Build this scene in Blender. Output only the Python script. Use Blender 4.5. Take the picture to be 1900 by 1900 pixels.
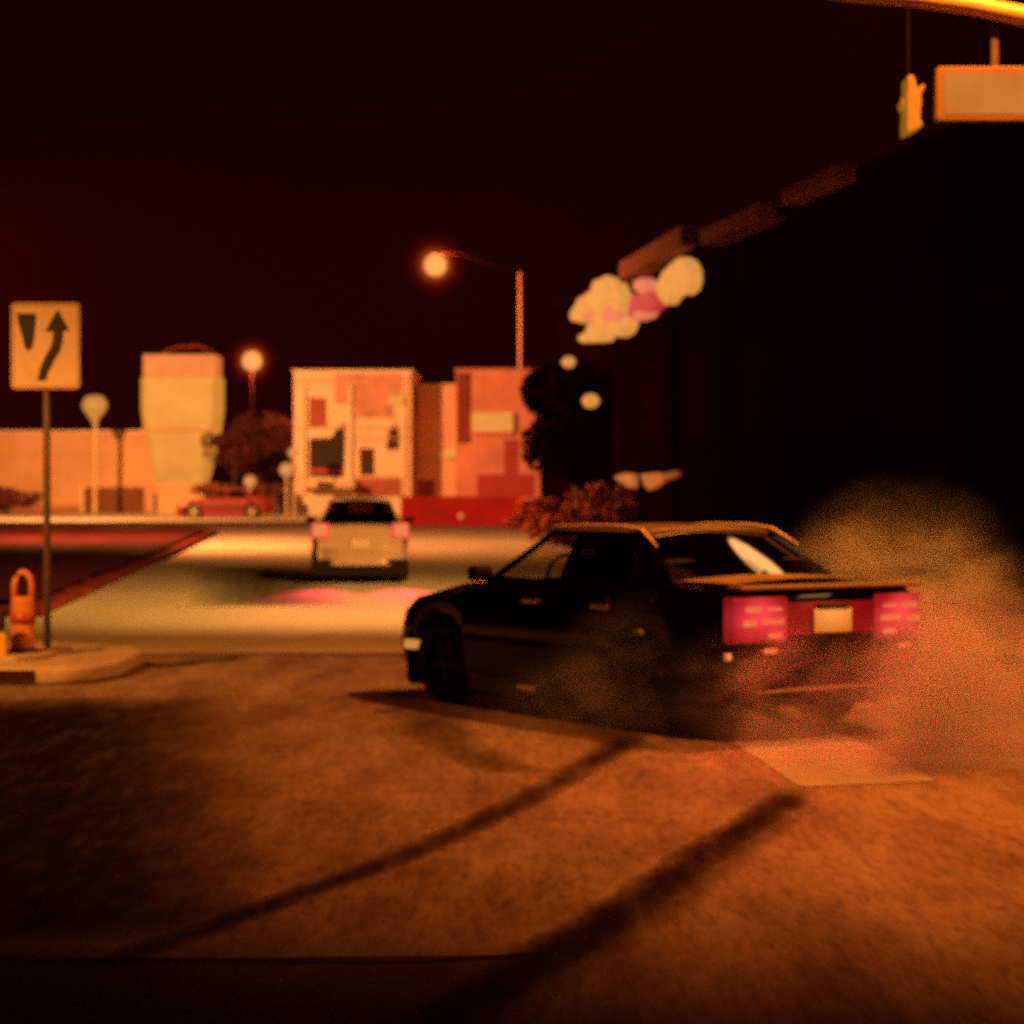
import bpy, math, random
from mathutils import Vector, Matrix, noise as mnoise

for o in list(bpy.data.objects):
    bpy.data.objects.remove(o)
S = bpy.context.scene
COL = S.collection
R = math.radians
F, HZ, CH = 4500.0, 895.0, 1.67          # focal length (px of the 1900 px photo), horizon row, eye height

# ------------------------------------------------------------------ camera
cam = bpy.data.cameras.new("camera")
cam.sensor_width = 36
cam.lens = F / 1900 * 36
cam.clip_end = 3000
cam.clip_start = 0.05
cam.dof.use_dof = True                    # the photo is soft all over: focused short of everything
cam.dof.focus_distance = 6.0
cam.dof.aperture_fstop = 4.3
camo = bpy.data.objects.new("camera", cam)
COL.objects.link(camo)
camo.location = (0, 0, CH)
camo.rotation_euler = (R(90) - math.atan((950 - HZ) / F), 0, 0)
S.camera = camo

# ------------------------------------------------------------------ night sky
W = bpy.data.worlds.new("World")
S.world = W
W.use_nodes = True
nt = W.node_tree
bg = nt.nodes["Background"]
sky = nt.nodes.new("ShaderNodeTexSky")
sky.sky_type = 'NISHITA'
sky.sun_disc = False
sky.sun_elevation = R(-6)
sky.sun_rotation = R(200)
mixs = nt.nodes.new("ShaderNodeMix")
mixs.data_type = 'RGBA'
mixs.inputs[0].default_value = 0.97      # town glow outweighs what is left of the sky
mixs.inputs[7].default_value = (0.0056, 0.0001, 0.0001, 1)
mul = nt.nodes.new("ShaderNodeVectorMath")
mul.operation = 'MULTIPLY'
mul.inputs[1].default_value = (0.02, 0.0005, 0.0003)
nt.links.new(sky.outputs[0], mul.inputs[0])
nt.links.new(mul.outputs[0], mixs.inputs[6])
nt.links.new(mixs.outputs[2], bg.inputs[0])
bg.inputs[1].default_value = 1.0

S.view_settings.view_transform = 'Standard'
S.view_settings.look = 'None'
S.view_settings.exposure = 0.0
S.view_settings.gamma = 1.0
S.cycles.volume_step_rate = 1.0
S.cycles.volume_max_steps = 160
S.cycles.use_denoising = False         # the photograph is grainy: keep the renderer's own fine noise
S.cycles.sample_clamp_direct = 6
S.cycles.sample_clamp_indirect = 2
S.cycles.max_bounces = 6
S.cycles.volume_bounces = 0
S.cycles.transparent_max_bounces = 10

# ------------------------------------------------------------------ helpers
def G(px, py):                            # a spot on the ground seen at pixel (px, py)
    Y = F * CH / (py - HZ)
    return ((px - 950) / F * Y, Y)

def P(px, py, Y):                         # a spot at distance Y seen at pixel (px, py)
    return Vector(((px - 950) / F * Y, Y, CH + (HZ - py) / F * Y))

def clampc(c):
    return (c[0], c[1], c[2], 1)

MATS = {}
def mat(name, col, rough=0.6, metal=0.0, var=0.0, scale=6.0, spec=0.5, coat=0.0, emit=None, es=1.0, bump=0.0, col2=None):
    if name in MATS:
        return MATS[name]
    m = bpy.data.materials.new(name)
    m.use_nodes = True
    n = m.node_tree
    b = n.nodes["Principled BSDF"]
    b.inputs["Roughness"].default_value = rough
    b.inputs["Metallic"].default_value = metal
    b.inputs["Specular IOR Level"].default_value = spec
    b.inputs["Coat Weight"].default_value = coat
    b.inputs["Coat Roughness"].default_value = 0.03
    b.inputs["Base Color"].default_value = clampc(col)
    tc = n.nodes.new("ShaderNodeTexCoord")
    nz = n.nodes.new("ShaderNodeTexNoise")
    nz.inputs["Scale"].default_value = scale
    nz.inputs["Detail"].default_value = 6
    nz.inputs["Roughness"].default_value = 0.65
    n.links.new(tc.outputs["Object"], nz.inputs["Vector"])
    mx = n.nodes.new("ShaderNodeMix")
    mx.data_type = 'RGBA'
    c2 = col2 or tuple(max(0.0, c * (1 - var)) for c in col)
    mx.inputs[6].default_value = clampc(c2)
    mx.inputs[7].default_value = clampc(tuple(min(1, c * (1 + var * .6)) for c in col))
    rp = n.nodes.new("ShaderNodeMapRange")
    rp.inputs[1].default_value = 0.33
    rp.inputs[2].default_value = 0.67
    n.links.new(nz.outputs["Fac"], rp.inputs[0])
    n.links.new(rp.outputs[0], mx.inputs[0])
    n.links.new(mx.outputs[2], b.inputs["Base Color"])
    if bump:
        bp = n.nodes.new("ShaderNodeBump")
        bp.inputs["Strength"].default_value = bump
        bp.inputs["Distance"].default_value = 0.02
        n.links.new(nz.outputs["Fac"], bp.inputs["Height"])
        n.links.new(bp.outputs[0], b.inputs["Normal"])
    if emit:
        me_ = n.nodes.new("ShaderNodeMix")
        me_.data_type = 'RGBA'
        me_.inputs[6].default_value = clampc(tuple(c*k for c, k in zip(emit, (.86,.72,.7))))
        me_.inputs[7].default_value = clampc(tuple(c*1.04 for c in emit))
        n.links.new(rp.outputs[0], me_.inputs[0])
        n.links.new(me_.outputs[2], b.inputs["Emission Color"])
        b.inputs["Emission Strength"].default_value = es
    MATS[name] = m
    return m

def glassmat(name, tint, gloss=0.25, rough=0.02):
    if name in MATS:
        return MATS[name]
    m = bpy.data.materials.new(name)
    m.use_nodes = True
    n = m.node_tree
    n.nodes.remove(n.nodes["Principled BSDF"])
    out = n.nodes["Material Output"]
    tr = n.nodes.new("ShaderNodeBsdfTransparent")
    tr.inputs[0].default_value = clampc(tint)
    gl = n.nodes.new("ShaderNodeBsdfGlossy")
    gl.inputs["Roughness"].default_value = rough
    gl.inputs[0].default_value = (1, 1, 1, 1)
    lw = n.nodes.new("ShaderNodeLayerWeight")
    lw.inputs[0].default_value = .5
    fr = n.nodes.new("ShaderNodeMath")
    fr.operation = 'POWER'
    fr.inputs[1].default_value = 4.0
    n.links.new(lw.outputs["Facing"], fr.inputs[0])
    ad = n.nodes.new("ShaderNodeMath")
    ad.operation = 'MULTIPLY_ADD'
    ad.inputs[1].default_value = 1.0
    ad.inputs[2].default_value = gloss
    ad.use_clamp = True
    n.links.new(fr.outputs[0], ad.inputs[0])
    ms = n.nodes.new("ShaderNodeMixShader")
    n.links.new(ad.outputs[0], ms.inputs[0])
    n.links.new(tr.outputs[0], ms.inputs[1])
    n.links.new(gl.outputs[0], ms.inputs[2])
    n.links.new(ms.outputs[0], out.inputs[0])
    MATS[name] = m
    return m

class MB:
    def __init__(s):
        s.v, s.f = [], []
    def add(s, vs, fs):
        b = len(s.v)
        s.v += [tuple(v) for v in vs]
        s.f += [tuple(i + b for i in f) for f in fs]
        return s
    def box(s, x0, x1, y0, y1, z0, z1):
        return s.add([(x0,y0,z0),(x1,y0,z0),(x1,y1,z0),(x0,y1,z0),(x0,y0,z1),(x1,y0,z1),(x1,y1,z1),(x0,y1,z1)],
                     [(0,3,2,1),(4,5,6,7),(0,1,5,4),(1,2,6,5),(2,3,7,6),(3,0,4,7)])
    def tube(s, pts, rads, n=12, cap=True):
        pts = [Vector(p) for p in pts]
        if not hasattr(rads, '__len__'):
            rads = [rads] * len(pts)
        rings = []
        b = len(s.v)
        for i, p in enumerate(pts):
            d = (pts[min(i+1, len(pts)-1)] - pts[max(i-1, 0)]).normalized()
            u = d.cross(Vector((0,0,1)) if abs(d.z) < .9 else Vector((1,0,0))).normalized()
            w = d.cross(u)
            for k in range(n):
                a = 2*math.pi*k/n
                s.v.append(tuple(p + (u*math.cos(a) + w*math.sin(a))*rads[i]))
        for i in range(len(pts)-1):
            for k in range(n):
                k2 = (k+1) % n
                s.f.append((b+i*n+k, b+i*n+k2, b+(i+1)*n+k2, b+(i+1)*n+k))
        if cap:
            s.f.append(tuple(b+k for k in range(n))[::-1])
            s.f.append(tuple(b+(len(pts)-1)*n+k for k in range(n)))
        return s
    def prism(s, poly, axis, d):          # poly: list of 3-D points, pushed along vector d
        n = len(poly)
        d = Vector(d)
        a = [Vector(p) for p in poly]
        return s.add(a + [p + d for p in a],
                     [tuple(range(n))[::-1], tuple(range(n, 2*n))] + [(i, (i+1) % n, (i+1) % n + n, i+n) for i in range(n)])
    def lathe(s, prof, n=20, c=(0,0,0)):
        b = len(s.v)
        for r, z in prof:
            for k in range(n):
                a = 2*math.pi*k/n
                s.v.append((c[0]+r*math.cos(a), c[1]+r*math.sin(a), c[2]+z))
        for i in range(len(prof)-1):
            for k in range(n):
                k2 = (k+1) % n
                s.f.append((b+i*n+k, b+i*n+k2, b+(i+1)*n+k2, b+(i+1)*n+k))
        return s
    def build(s, name, m, parent=None, bevel=0, smooth=False, loc=None, rot=None, seg=2):
        me = bpy.data.meshes.new(name)
        me.from_pydata(s.v, [], s.f)
        me.validate()
        import bmesh
        bm = bmesh.new()
        bm.from_mesh(me)
        bmesh.ops.recalc_face_normals(bm, faces=bm.faces)
        bm.to_mesh(me)
        bm.free()
        me.materials.append(m)
        o = bpy.data.objects.new(name, me)
        COL.objects.link(o)
        if parent:
            o.parent = parent
        if loc is not None:
            o.location = loc
        if rot is not None:
            o.rotation_euler = rot
        if bevel:
            bv = o.modifiers.new("bevel", 'BEVEL')
            bv.width = bevel
            bv.segments = seg
            bv.limit_method = 'ANGLE'
            bv.angle_limit = R(35)
        if smooth or bevel:
            for p in me.polygons:
                p.use_smooth = True
            if not smooth:
                wn = o.modifiers.new("wn", 'WEIGHTED_NORMAL')
                wn.keep_sharp = True
        return o

def thing(name, label, cat, loc=(0,0,0), rz=0, group=None):
    o = bpy.data.objects.new(name, None)
    o.empty_display_size = .2
    COL.objects.link(o)
    o.location = loc
    o.rotation_euler = (0, 0, rz)
    return tag(o, label, cat, group)
def tag(o, label, cat, group=None):
    o["label"] = label
    o["category"] = cat
    if group:
        o["group"] = group
    return o
def struct(o):
    o["kind"] = "structure"
    return o
def light(name, kind, energy, col, parent, loc, rot=(0,0,0), size=.15, **kw):
    l = bpy.data.lights.new(name, kind)
    l.energy = energy
    l.color = col
    if kind == 'SPOT':
        l.shadow_soft_size = size
        l.spot_size = kw.get('cone', R(120))
        l.spot_blend = kw.get('blend', 1.0)
    elif kind == 'POINT':
        l.shadow_soft_size = size
    elif kind == 'AREA':
        l.shape = 'RECTANGLE'
        l.size = size
        l.size_y = kw.get('size_y', size)
    o = bpy.data.objects.new(name, l)
    COL.objects.link(o)
    o.parent = parent
    o.location = loc
    o.rotation_euler = rot
    return o
def aim(d):                               # rotation that points a lamp's -Z along d
    return Vector(d).to_track_quat('-Z', 'Y').to_euler()

# ------------------------------------------------------------------ ground materials
def roadmat(name, a, b, big, grain=0.35, stain=None):
    m = bpy.data.materials.new(name)
    m.use_nodes = True
    n = m.node_tree
    p = n.nodes["Principled BSDF"]
    p.inputs["Roughness"].default_value = 0.85
    p.inputs["Specular IOR Level"].default_value = 0.12
    g = n.nodes.new("ShaderNodeNewGeometry")
    def nz(sc, det, lo, hi):
        t = n.nodes.new("ShaderNodeTexNoise")
        t.inputs["Scale"].default_value = sc
        t.inputs["Detail"].default_value = det
        t.inputs["Roughness"].default_value = .7
        mp = n.nodes.new("ShaderNodeMapping")
        mp.inputs["Scale"].default_value = (1,.2,1)
        n.links.new(g.outputs["Position"], mp.inputs[0])
        n.links.new(mp.outputs[0], t.inputs["Vector"])
        r = n.nodes.new("ShaderNodeMapRange")
        r.inputs[1].default_value = lo
        r.inputs[2].default_value = hi
        n.links.new(t.outputs["Fac"], r.inputs[0])
        return r.outputs[0]
    mx = n.nodes.new("ShaderNodeMix")
    mx.data_type = 'RGBA'
    mx.inputs[6].default_value = clampc(a)
    mx.inputs[7].default_value = clampc(b)
    n.links.new(nz(big, 5, .34, .66), mx.inputs[0])
    m2 = n.nodes.new("ShaderNodeMix")
    m2.data_type = 'RGBA'
    m2.blend_type = 'MULTIPLY'
    m2.inputs[7].default_value = (.35, .25, .2, 1)
    gr = nz(22, 4, .45, .75)
    sc = n.nodes.new("ShaderNodeMath")
    sc.operation = 'MULTIPLY'
    sc.inputs[1].default_value = grain
    n.links.new(gr, sc.inputs[0])
    n.links.new(sc.outputs[0], m2.inputs[0])
    n.links.new(mx.outputs[2], m2.inputs[6])
    last = m2.outputs[2]
    if stain:
        m3 = n.nodes.new("ShaderNodeMix")
        m3.data_type = 'RGBA'
        m3.inputs[7].default_value = clampc(stain)
        n.links.new(nz(.22, 3, .52, .72), m3.inputs[0])
        n.links.new(last, m3.inputs[6])
        last = m3.outputs[2]
    n.links.new(last, p.inputs["Base Color"])
    bp = n.nodes.new("ShaderNodeBump")
    bp.inputs["Strength"].default_value = .35
    bp.inputs["Distance"].default_value = .01
    n.links.new(nz(60, 3, .3, .7), bp.inputs["Height"])
    n.links.new(bp.outputs[0], p.inputs["Normal"])
    return m

M_ASPH = roadmat("intersection_asphalt", (.13,.085,.065), (.31,.23,.175), 2.2, .75, (.07,.04,.03))
M_CONC = roadmat("pale_concrete_road", (.40,.33,.27), (.52,.45,.37), .35, .18)
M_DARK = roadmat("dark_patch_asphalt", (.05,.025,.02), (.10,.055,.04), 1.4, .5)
M_FAR = roadmat("far_ground", (.22,.15,.12), (.32,.22,.17), .2, .3)
M_MULCH = roadmat("planting_bed_soil", (.03,.002,.0015), (.085,.010,.014), .8, .5)
M_PAINT = roadmat("worn_road_paint", (.27,.25,.20), (.40,.38,.30), 1.2, .25)
M_BEDKERB = roadmat("bed_edging", (.10,.012,.01), (.2,.03,.025), 2.0, .3)
M_KERB = roadmat("kerb_concrete", (.36,.28,.22), (.5,.4,.32), 2.0, .3)
M_STRIP = roadmat("dark_strip", (.015,.006,.004), (.05,.022,.014), 2.5, .4)

def sheet(name, poly, z, m, sub=None):
    mb = MB()
    mb.add([(x, y, z) for x, y in poly], [tuple(range(len(poly)))])
    return struct(mb.build(name, m))

sheet("ground", [(-390,-60),(390,-60),(390,690),(-390,690)], 0, M_FAR)
sheet("intersection", [(-60,-30),(60,-30),(60,23.6),(-60,23.6)], .004, M_ASPH)
sheet("road", [(-40,23.6),(11,23.6),(4,84),(1,137),(-60,140),(-60,60)], .004, M_CONC)

# ------------------------------------------------------------------ kerbs, beds, marks
def ribbon(name, pts, w0, w1, z, m):
    n = len(pts)
    K = 6
    mb = MB()
    cols = []
    for i, p in enumerate(pts):
        a, b = Vector(pts[max(i-1,0)]), Vector(pts[min(i+1,n-1)])
        d = (b - a).normalized()
        nn = Vector((-d.y, d.x))
        t = i/(n-1)
        w = (w0*(1-t) + w1*t) * .75 * (1 + .2*mnoise.noise(Vector((i*.35, w0*9, z*99))))
        e = min(1, t/.12, (1-t)/.08)
        for k in range(K+1):
            v = -1 + 2*k/K
            q = Vector(p) + nn*w*v
            mb.v.append((q.x, q.y, z))
            cols.append(max(0, 1-abs(v)**1.6) * (e if 'mark' in name or 'stain' in name else 1))
    for i in range(n-1):
        for k in range(K):
            a = i*(K+1)+k
            mb.f.append((a, a+1, a+K+2, a+K+1))
    o = mb.build(name, m)
    at = o.data.attributes.new("wear", 'FLOAT', 'POINT')
    at.data.foreach_set('value', cols)
    return struct(o)
def curve(pix, k=8):
    g = [Vector(G(*p)) for p in pix]
    out = []
    for i in range(len(g)-1):
        p0, p1, p2, p3 = g[max(i-1,0)], g[i], g[i+1], g[min(i+2,len(g)-1)]
        for j in range(k):
            t = j/k
            out.append(.5*((2*p1)+(p2-p0)*t+(2*p0-5*p1+4*p2-p3)*t*t+(3*p1-p0-3*p2+p3)*t**3))
    out.append(g[-1])
    return out

def skidmat(name, dens):
    m = bpy.data.materials.new(name)
    m.use_nodes = True
    n = m.node_tree
    p = n.nodes["Principled BSDF"]
    p.inputs["Base Color"].default_value = (.015,.006,.004,1)
    p.inputs["Roughness"].default_value = .95
    p.inputs["Specular IOR Level"].default_value = .05
    g = n.nodes.new("ShaderNodeNewGeometry")
    t = n.nodes.new("ShaderNodeTexNoise")
    t.inputs["Scale"].default_value = 7
    t.inputs["Detail"].default_value = 7
    t.inputs["Roughness"].default_value = .75
    n.links.new(g.outputs["Position"], t.inputs["Vector"])
    r = n.nodes.new("ShaderNodeMapRange")
    r.inputs[1].default_value = .3
    r.inputs[2].default_value = .6
    r.inputs[3].default_value = dens*.45
    r.inputs[4].default_value = dens
    n.links.new(t.outputs["Fac"], r.inputs[0])
    at = n.nodes.new("ShaderNodeAttribute")
    at.attribute_name = "wear"
    mm = n.nodes.new("ShaderNodeMath")
    mm.operation = 'MULTIPLY'
    mm.use_clamp = True
    n.links.new(r.outputs[0], mm.inputs[0])
    n.links.new(at.outputs["Fac"], mm.inputs[1])
    n.links.new(mm.outputs[0], p.inputs["Alpha"])
    mp = n.nodes.new("ShaderNodeMapping")
    mp.inputs["Scale"].default_value = (1,.22,1)
    n.links.new(g.outputs["Position"], mp.inputs[0])
    n.links.new(mp.outputs[0], t.inputs["Vector"])
    return m
M_SKID_DARK = skidmat("skid_rubber_and_dark_patch", .95)
M_SKID_SHADE = skidmat("worn_rubber_shade", .75)  # for tyre wear, and for the shadow painted left of the hatchback
M_SKID2 = skidmat("faint_rubber", .5)

ribbon("tyre_mark", curve([(110,1815),(255,1772),(420,1715),(560,1662),(700,1611),(860,1543),(1000,1475),(1100,1415),(1190,1358)]), .13, .2, .012, M_SKID_SHADE)
ribbon("tyre_mark", curve([(640,2000),(780,1925),(900,1850),(1010,1780),(1130,1710),(1245,1630),(1340,1562),(1420,1515),(1485,1465)]), .24, .18, .012, M_SKID_DARK)
ribbon("tyre_mark", curve([(830,1925),(950,1850),(1060,1785),(1180,1712),(1290,1636),(1390,1560),(1455,1515)]), .25, .2, .016, M_SKID2)
ribbon("tyre_mark", curve([(735,1280),(780,1320),(850,1385),(960,1440)]), .5, .3, .012, M_SKID2)
ribbon("tyre_mark", curve([(1010,1300),(1100,1345),(1190,1400)]), .3, .3, .012, M_SKID2)
ribbon("road_joint_streak", curve([(-60,1782),(200,1786),(500,1790),(800,1789),(1020,1772)]), .09, .06, .008, M_SKID_SHADE)
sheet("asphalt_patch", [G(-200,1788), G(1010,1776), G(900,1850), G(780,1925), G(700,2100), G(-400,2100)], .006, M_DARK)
sheet("road_marking", [G(1300,1340), G(1520,1340), G(1740,1452), G(1500,1463), G(1478,1458)], .008, M_PAINT)
ribbon("shadow_stain", curve([(500,1128),(492,1100),(485,1075),(480,1050)]), 1.5, 1.9, .012, M_SKID_SHADE)  # cast shadow left of the hatchback, painted on the road
ribbon("shadow_stain", curve([(60,1296),(80,1360),(100,1460),(95,1600),(70,1760)]), 2.0, 1.1, .012, M_SKID_DARK)  # soft dark patch over the lower left foreground
ribbon("road_joint_streak", curve([(215,1232),(300,1236),(370,1230),(440,1222)]), .32, .1, .009, M_SKID_DARK)  # dark streak on the road right of the island nose

def slab(name, poly, h, m, bevel=.03):
    mb = MB()
    mb.prism([(x,y,0.001) for x,y in poly], None, (0,0,h))
    return struct(mb.build(name, m, bevel=bevel))
# median bed: its right edge runs away from the camera
slab("median_kerb", [G(78,1146), G(404,991), (-60,84), (-60,30.2)], .12, M_BEDKERB)
bed = [(-6.35,30.6),(-10.2,77),(-60,82),(-60,30.6)]
mb = MB()
nx, ny = 60, 80
for j in range(ny+1):
    for i in range(nx+1):
        v = j/ny
        y = 30.6 + v*47.5
        x1 = -6.02 - (y-30.6)*.0785
        x = x1 - (i/nx)**1.6*34
        mb.v.append((x, y,   .19 + .05*mnoise.noise(Vector((x*.8,y*.8,0))) + .02*mnoise.noise(Vector((x*4,y*4,3)))))
for j in range(ny):
    for i in range(nx):
        a = j*(nx+1)+i
        mb.f.append((a,a+1,a+nx+2,a+nx+1))
struct(mb.build("planting_bed", M_MULCH))
# island nose with the sign
isl = [(-14,19.9),(-3.75,19.9)] + [(-3.75+.42*math.sin(R(a)), 20.9-1.0*math.cos(R(a))) for a in range(15,91,15)] + [(-3.33,22.0),(-3.6,22.7),(-4.2,23.0),(-14,23.0)]
slab("traffic_island", isl, .15, M_KERB, .04)
slab("island_step", [(-12,20.5),(-4.2,20.5),(-4.0,20.8),(-4.0,22.0),(-4.3,22.5),(-12,22.5)], .20, M_KERB, .03)
mb = MB(); mb.box(-4.42,-3.92,19.886,19.93,.035,.125)
struct(mb.build("island_face_strip", M_STRIP))  # dark strip along the kerb face

# ------------------------------------------------------------------ sign on the island
ALU = mat("galvanised_steel", (.16,.12,.07), .6, .3, .25, 12)
BLK = mat("sign_black", (.012,.006,.006), .6)
SHEET = mat("retroreflective_sheeting", (.78,.62,.48), .5, 0, .12, 5, emit=None)
t = thing("road_sign", "square keep right sign with black curved arrow on a post at the island", "road sign", (P(85,1215,21.5).x, 21.5, .15))
s0 = P(85,722,21.5); top = P(85,562,21.5).z
mb = MB(); mb.tube([(0,.05,0),(0,.05,top-.2)], .032, 10)
mb.build("post", ALU, t, smooth=True)
w2, zb, zt = .305, s0.z-.15, top-.15
def rrect(x0,x1,z0,z1,r,y,n=5):
    out = []
    for cx,cz,a0 in ((x1-r,z0+r,-90),(x1-r,z1-r,0),(x0+r,z1-r,90),(x0+r,z0+r,180)):
        for k in range(n+1):
            a = R(a0+90*k/n)
            out.append((cx+r*math.cos(a), y, cz+r*math.sin(a)))
    return out
mb = MB(); mb.prism(rrect(-w2,w2,zb,zt,.04,0), None, (0,.004,0))
plate = mb.build("sign_panel", SHEET, t)
def sp(px,py):                            # a point of the sign face
    return ((px-84)/135*.61, -.004, zb+(722-py)/160*(zt-zb))
mb = MB()
mb.prism([sp(*q) for q in [(28,582),(66,582),(65,600),(62,628),(58,645),(50,652),(44,646),(37,620),(31,600)]], None, (0,.003,0))
mb.build("median_symbol", BLK, plate)
mb = MB()
shaft = [(68,706),(84,707),(90,690),(102,668),(113,650),(118,632),(119,615),(131,613),(108,574),(84,614),(100,616),(99,630),(94,645),(83,662),(74,682)]
mb.prism([sp(*q) for q in shaft], None, (0,.003,0))
mb.build("curved_arrow", BLK, plate)
mb = MB()
ring = rrect(-w2+.012,w2-.012,zb+.012,zt-.012,.03,-.003)
inn = rrect(-w2+.024,w2-.024,zb+.024,zt-.024,.022,-.003)
n = len(ring)
mb.add(ring+inn, [(i,(i+1)%n,n+(i+1)%n,n+i) for i in range(n)])
mb.build("border_line", mat("border_grey",(.4,.2,.1),.6), plate)

ORA = mat("orange_plastic", (.62,.24,.08), .5, 0, .15, 6)
YEL = mat("yellow_plastic", (.65,.38,.03), .5, 0, .15, 6)
b = P(42,1215,21.0)
t = thing("delineator_post", "orange round topped marker post with a handle loop beside the sign post", "marker post", (b.x,21.0,.15))
mb = MB(); mb.lathe([(0,0),(.17,0),(.17,.05),(.10,.09),(.09,.10)], 20)
mb.build("base", mat("black_rubber",(.05,.015,.012),.8), t, smooth=True)
mb = MB(); mb.lathe([(.10,.08),(.105,.12),(.1,.50),(.095,.53),(0,.53)], 20)
mb.build("tube", ORA, t, smooth=True)
mb = MB()
mb.tube([(-.075,0,.5),(-.075,0,.64),(-.06,0,.70),(-.03,0,.735),(0,0,.745),(.03,0,.735),(.06,0,.70),(.075,0,.64),(.075,0,.5)], .026, 10)
mb.build("handle_loop", ORA, t, smooth=True)
mb = MB(); mb.lathe([(.108,.3),(.110,.3),(.109,.40),(.106,.40)], 20)
mb.build("reflective_band", mat("red_band",(.4,.07,.03),.4), t, smooth=True)
b = P(2,1235,20.6)
t = thing("warning_board", "yellow striped warning block at the left end of the island", "warning board", (b.x-.12,20.6,.15))
mb = MB(); mb.box(-.2,.17,-.05,.05,0,.24)
q = mb.build("board", YEL, t, bevel=.02)
mb = MB(); mb.box(-.2,.15,-.04,.04,.26,.44)
mb.build("stripe_block", BLK, t, bevel=.02)
mb = MB(); mb.tube([(-.1,0,0),(-.1,0,.5)], .02, 8)
mb.build("post", ALU, t)

# ------------------------------------------------------------------ cars
RUB = mat("tyre_rubber", (.012,.008,.007), .85)
TRIM = mat("black_trim", (.008,.004,.003), .7, spec=.2)
SEAT = mat("dark_upholstery", (.01,.006,.005), .9)
GL_CLEAR = glassmat("clear_car_glass", (.85,.8,.75), .03)
GL_REAR = glassmat("rear_glass", (.04,.02,.015), .12, .035)
GL_TINT = glassmat("tinted_car_glass", (.05,.03,.02), .06)

def lerp_tab(tab, x):
    if x <= tab[0][0]: return tab[0][1]
    for (a,va),(b_,vb) in zip(tab, tab[1:]):
        if x <= b_:
            t = (x-a)/(b_-a)
            t = t*t*(3-2*t)*.4 + t*.6
            return va + (vb-va)*t
    return tab[-1][1]

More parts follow.
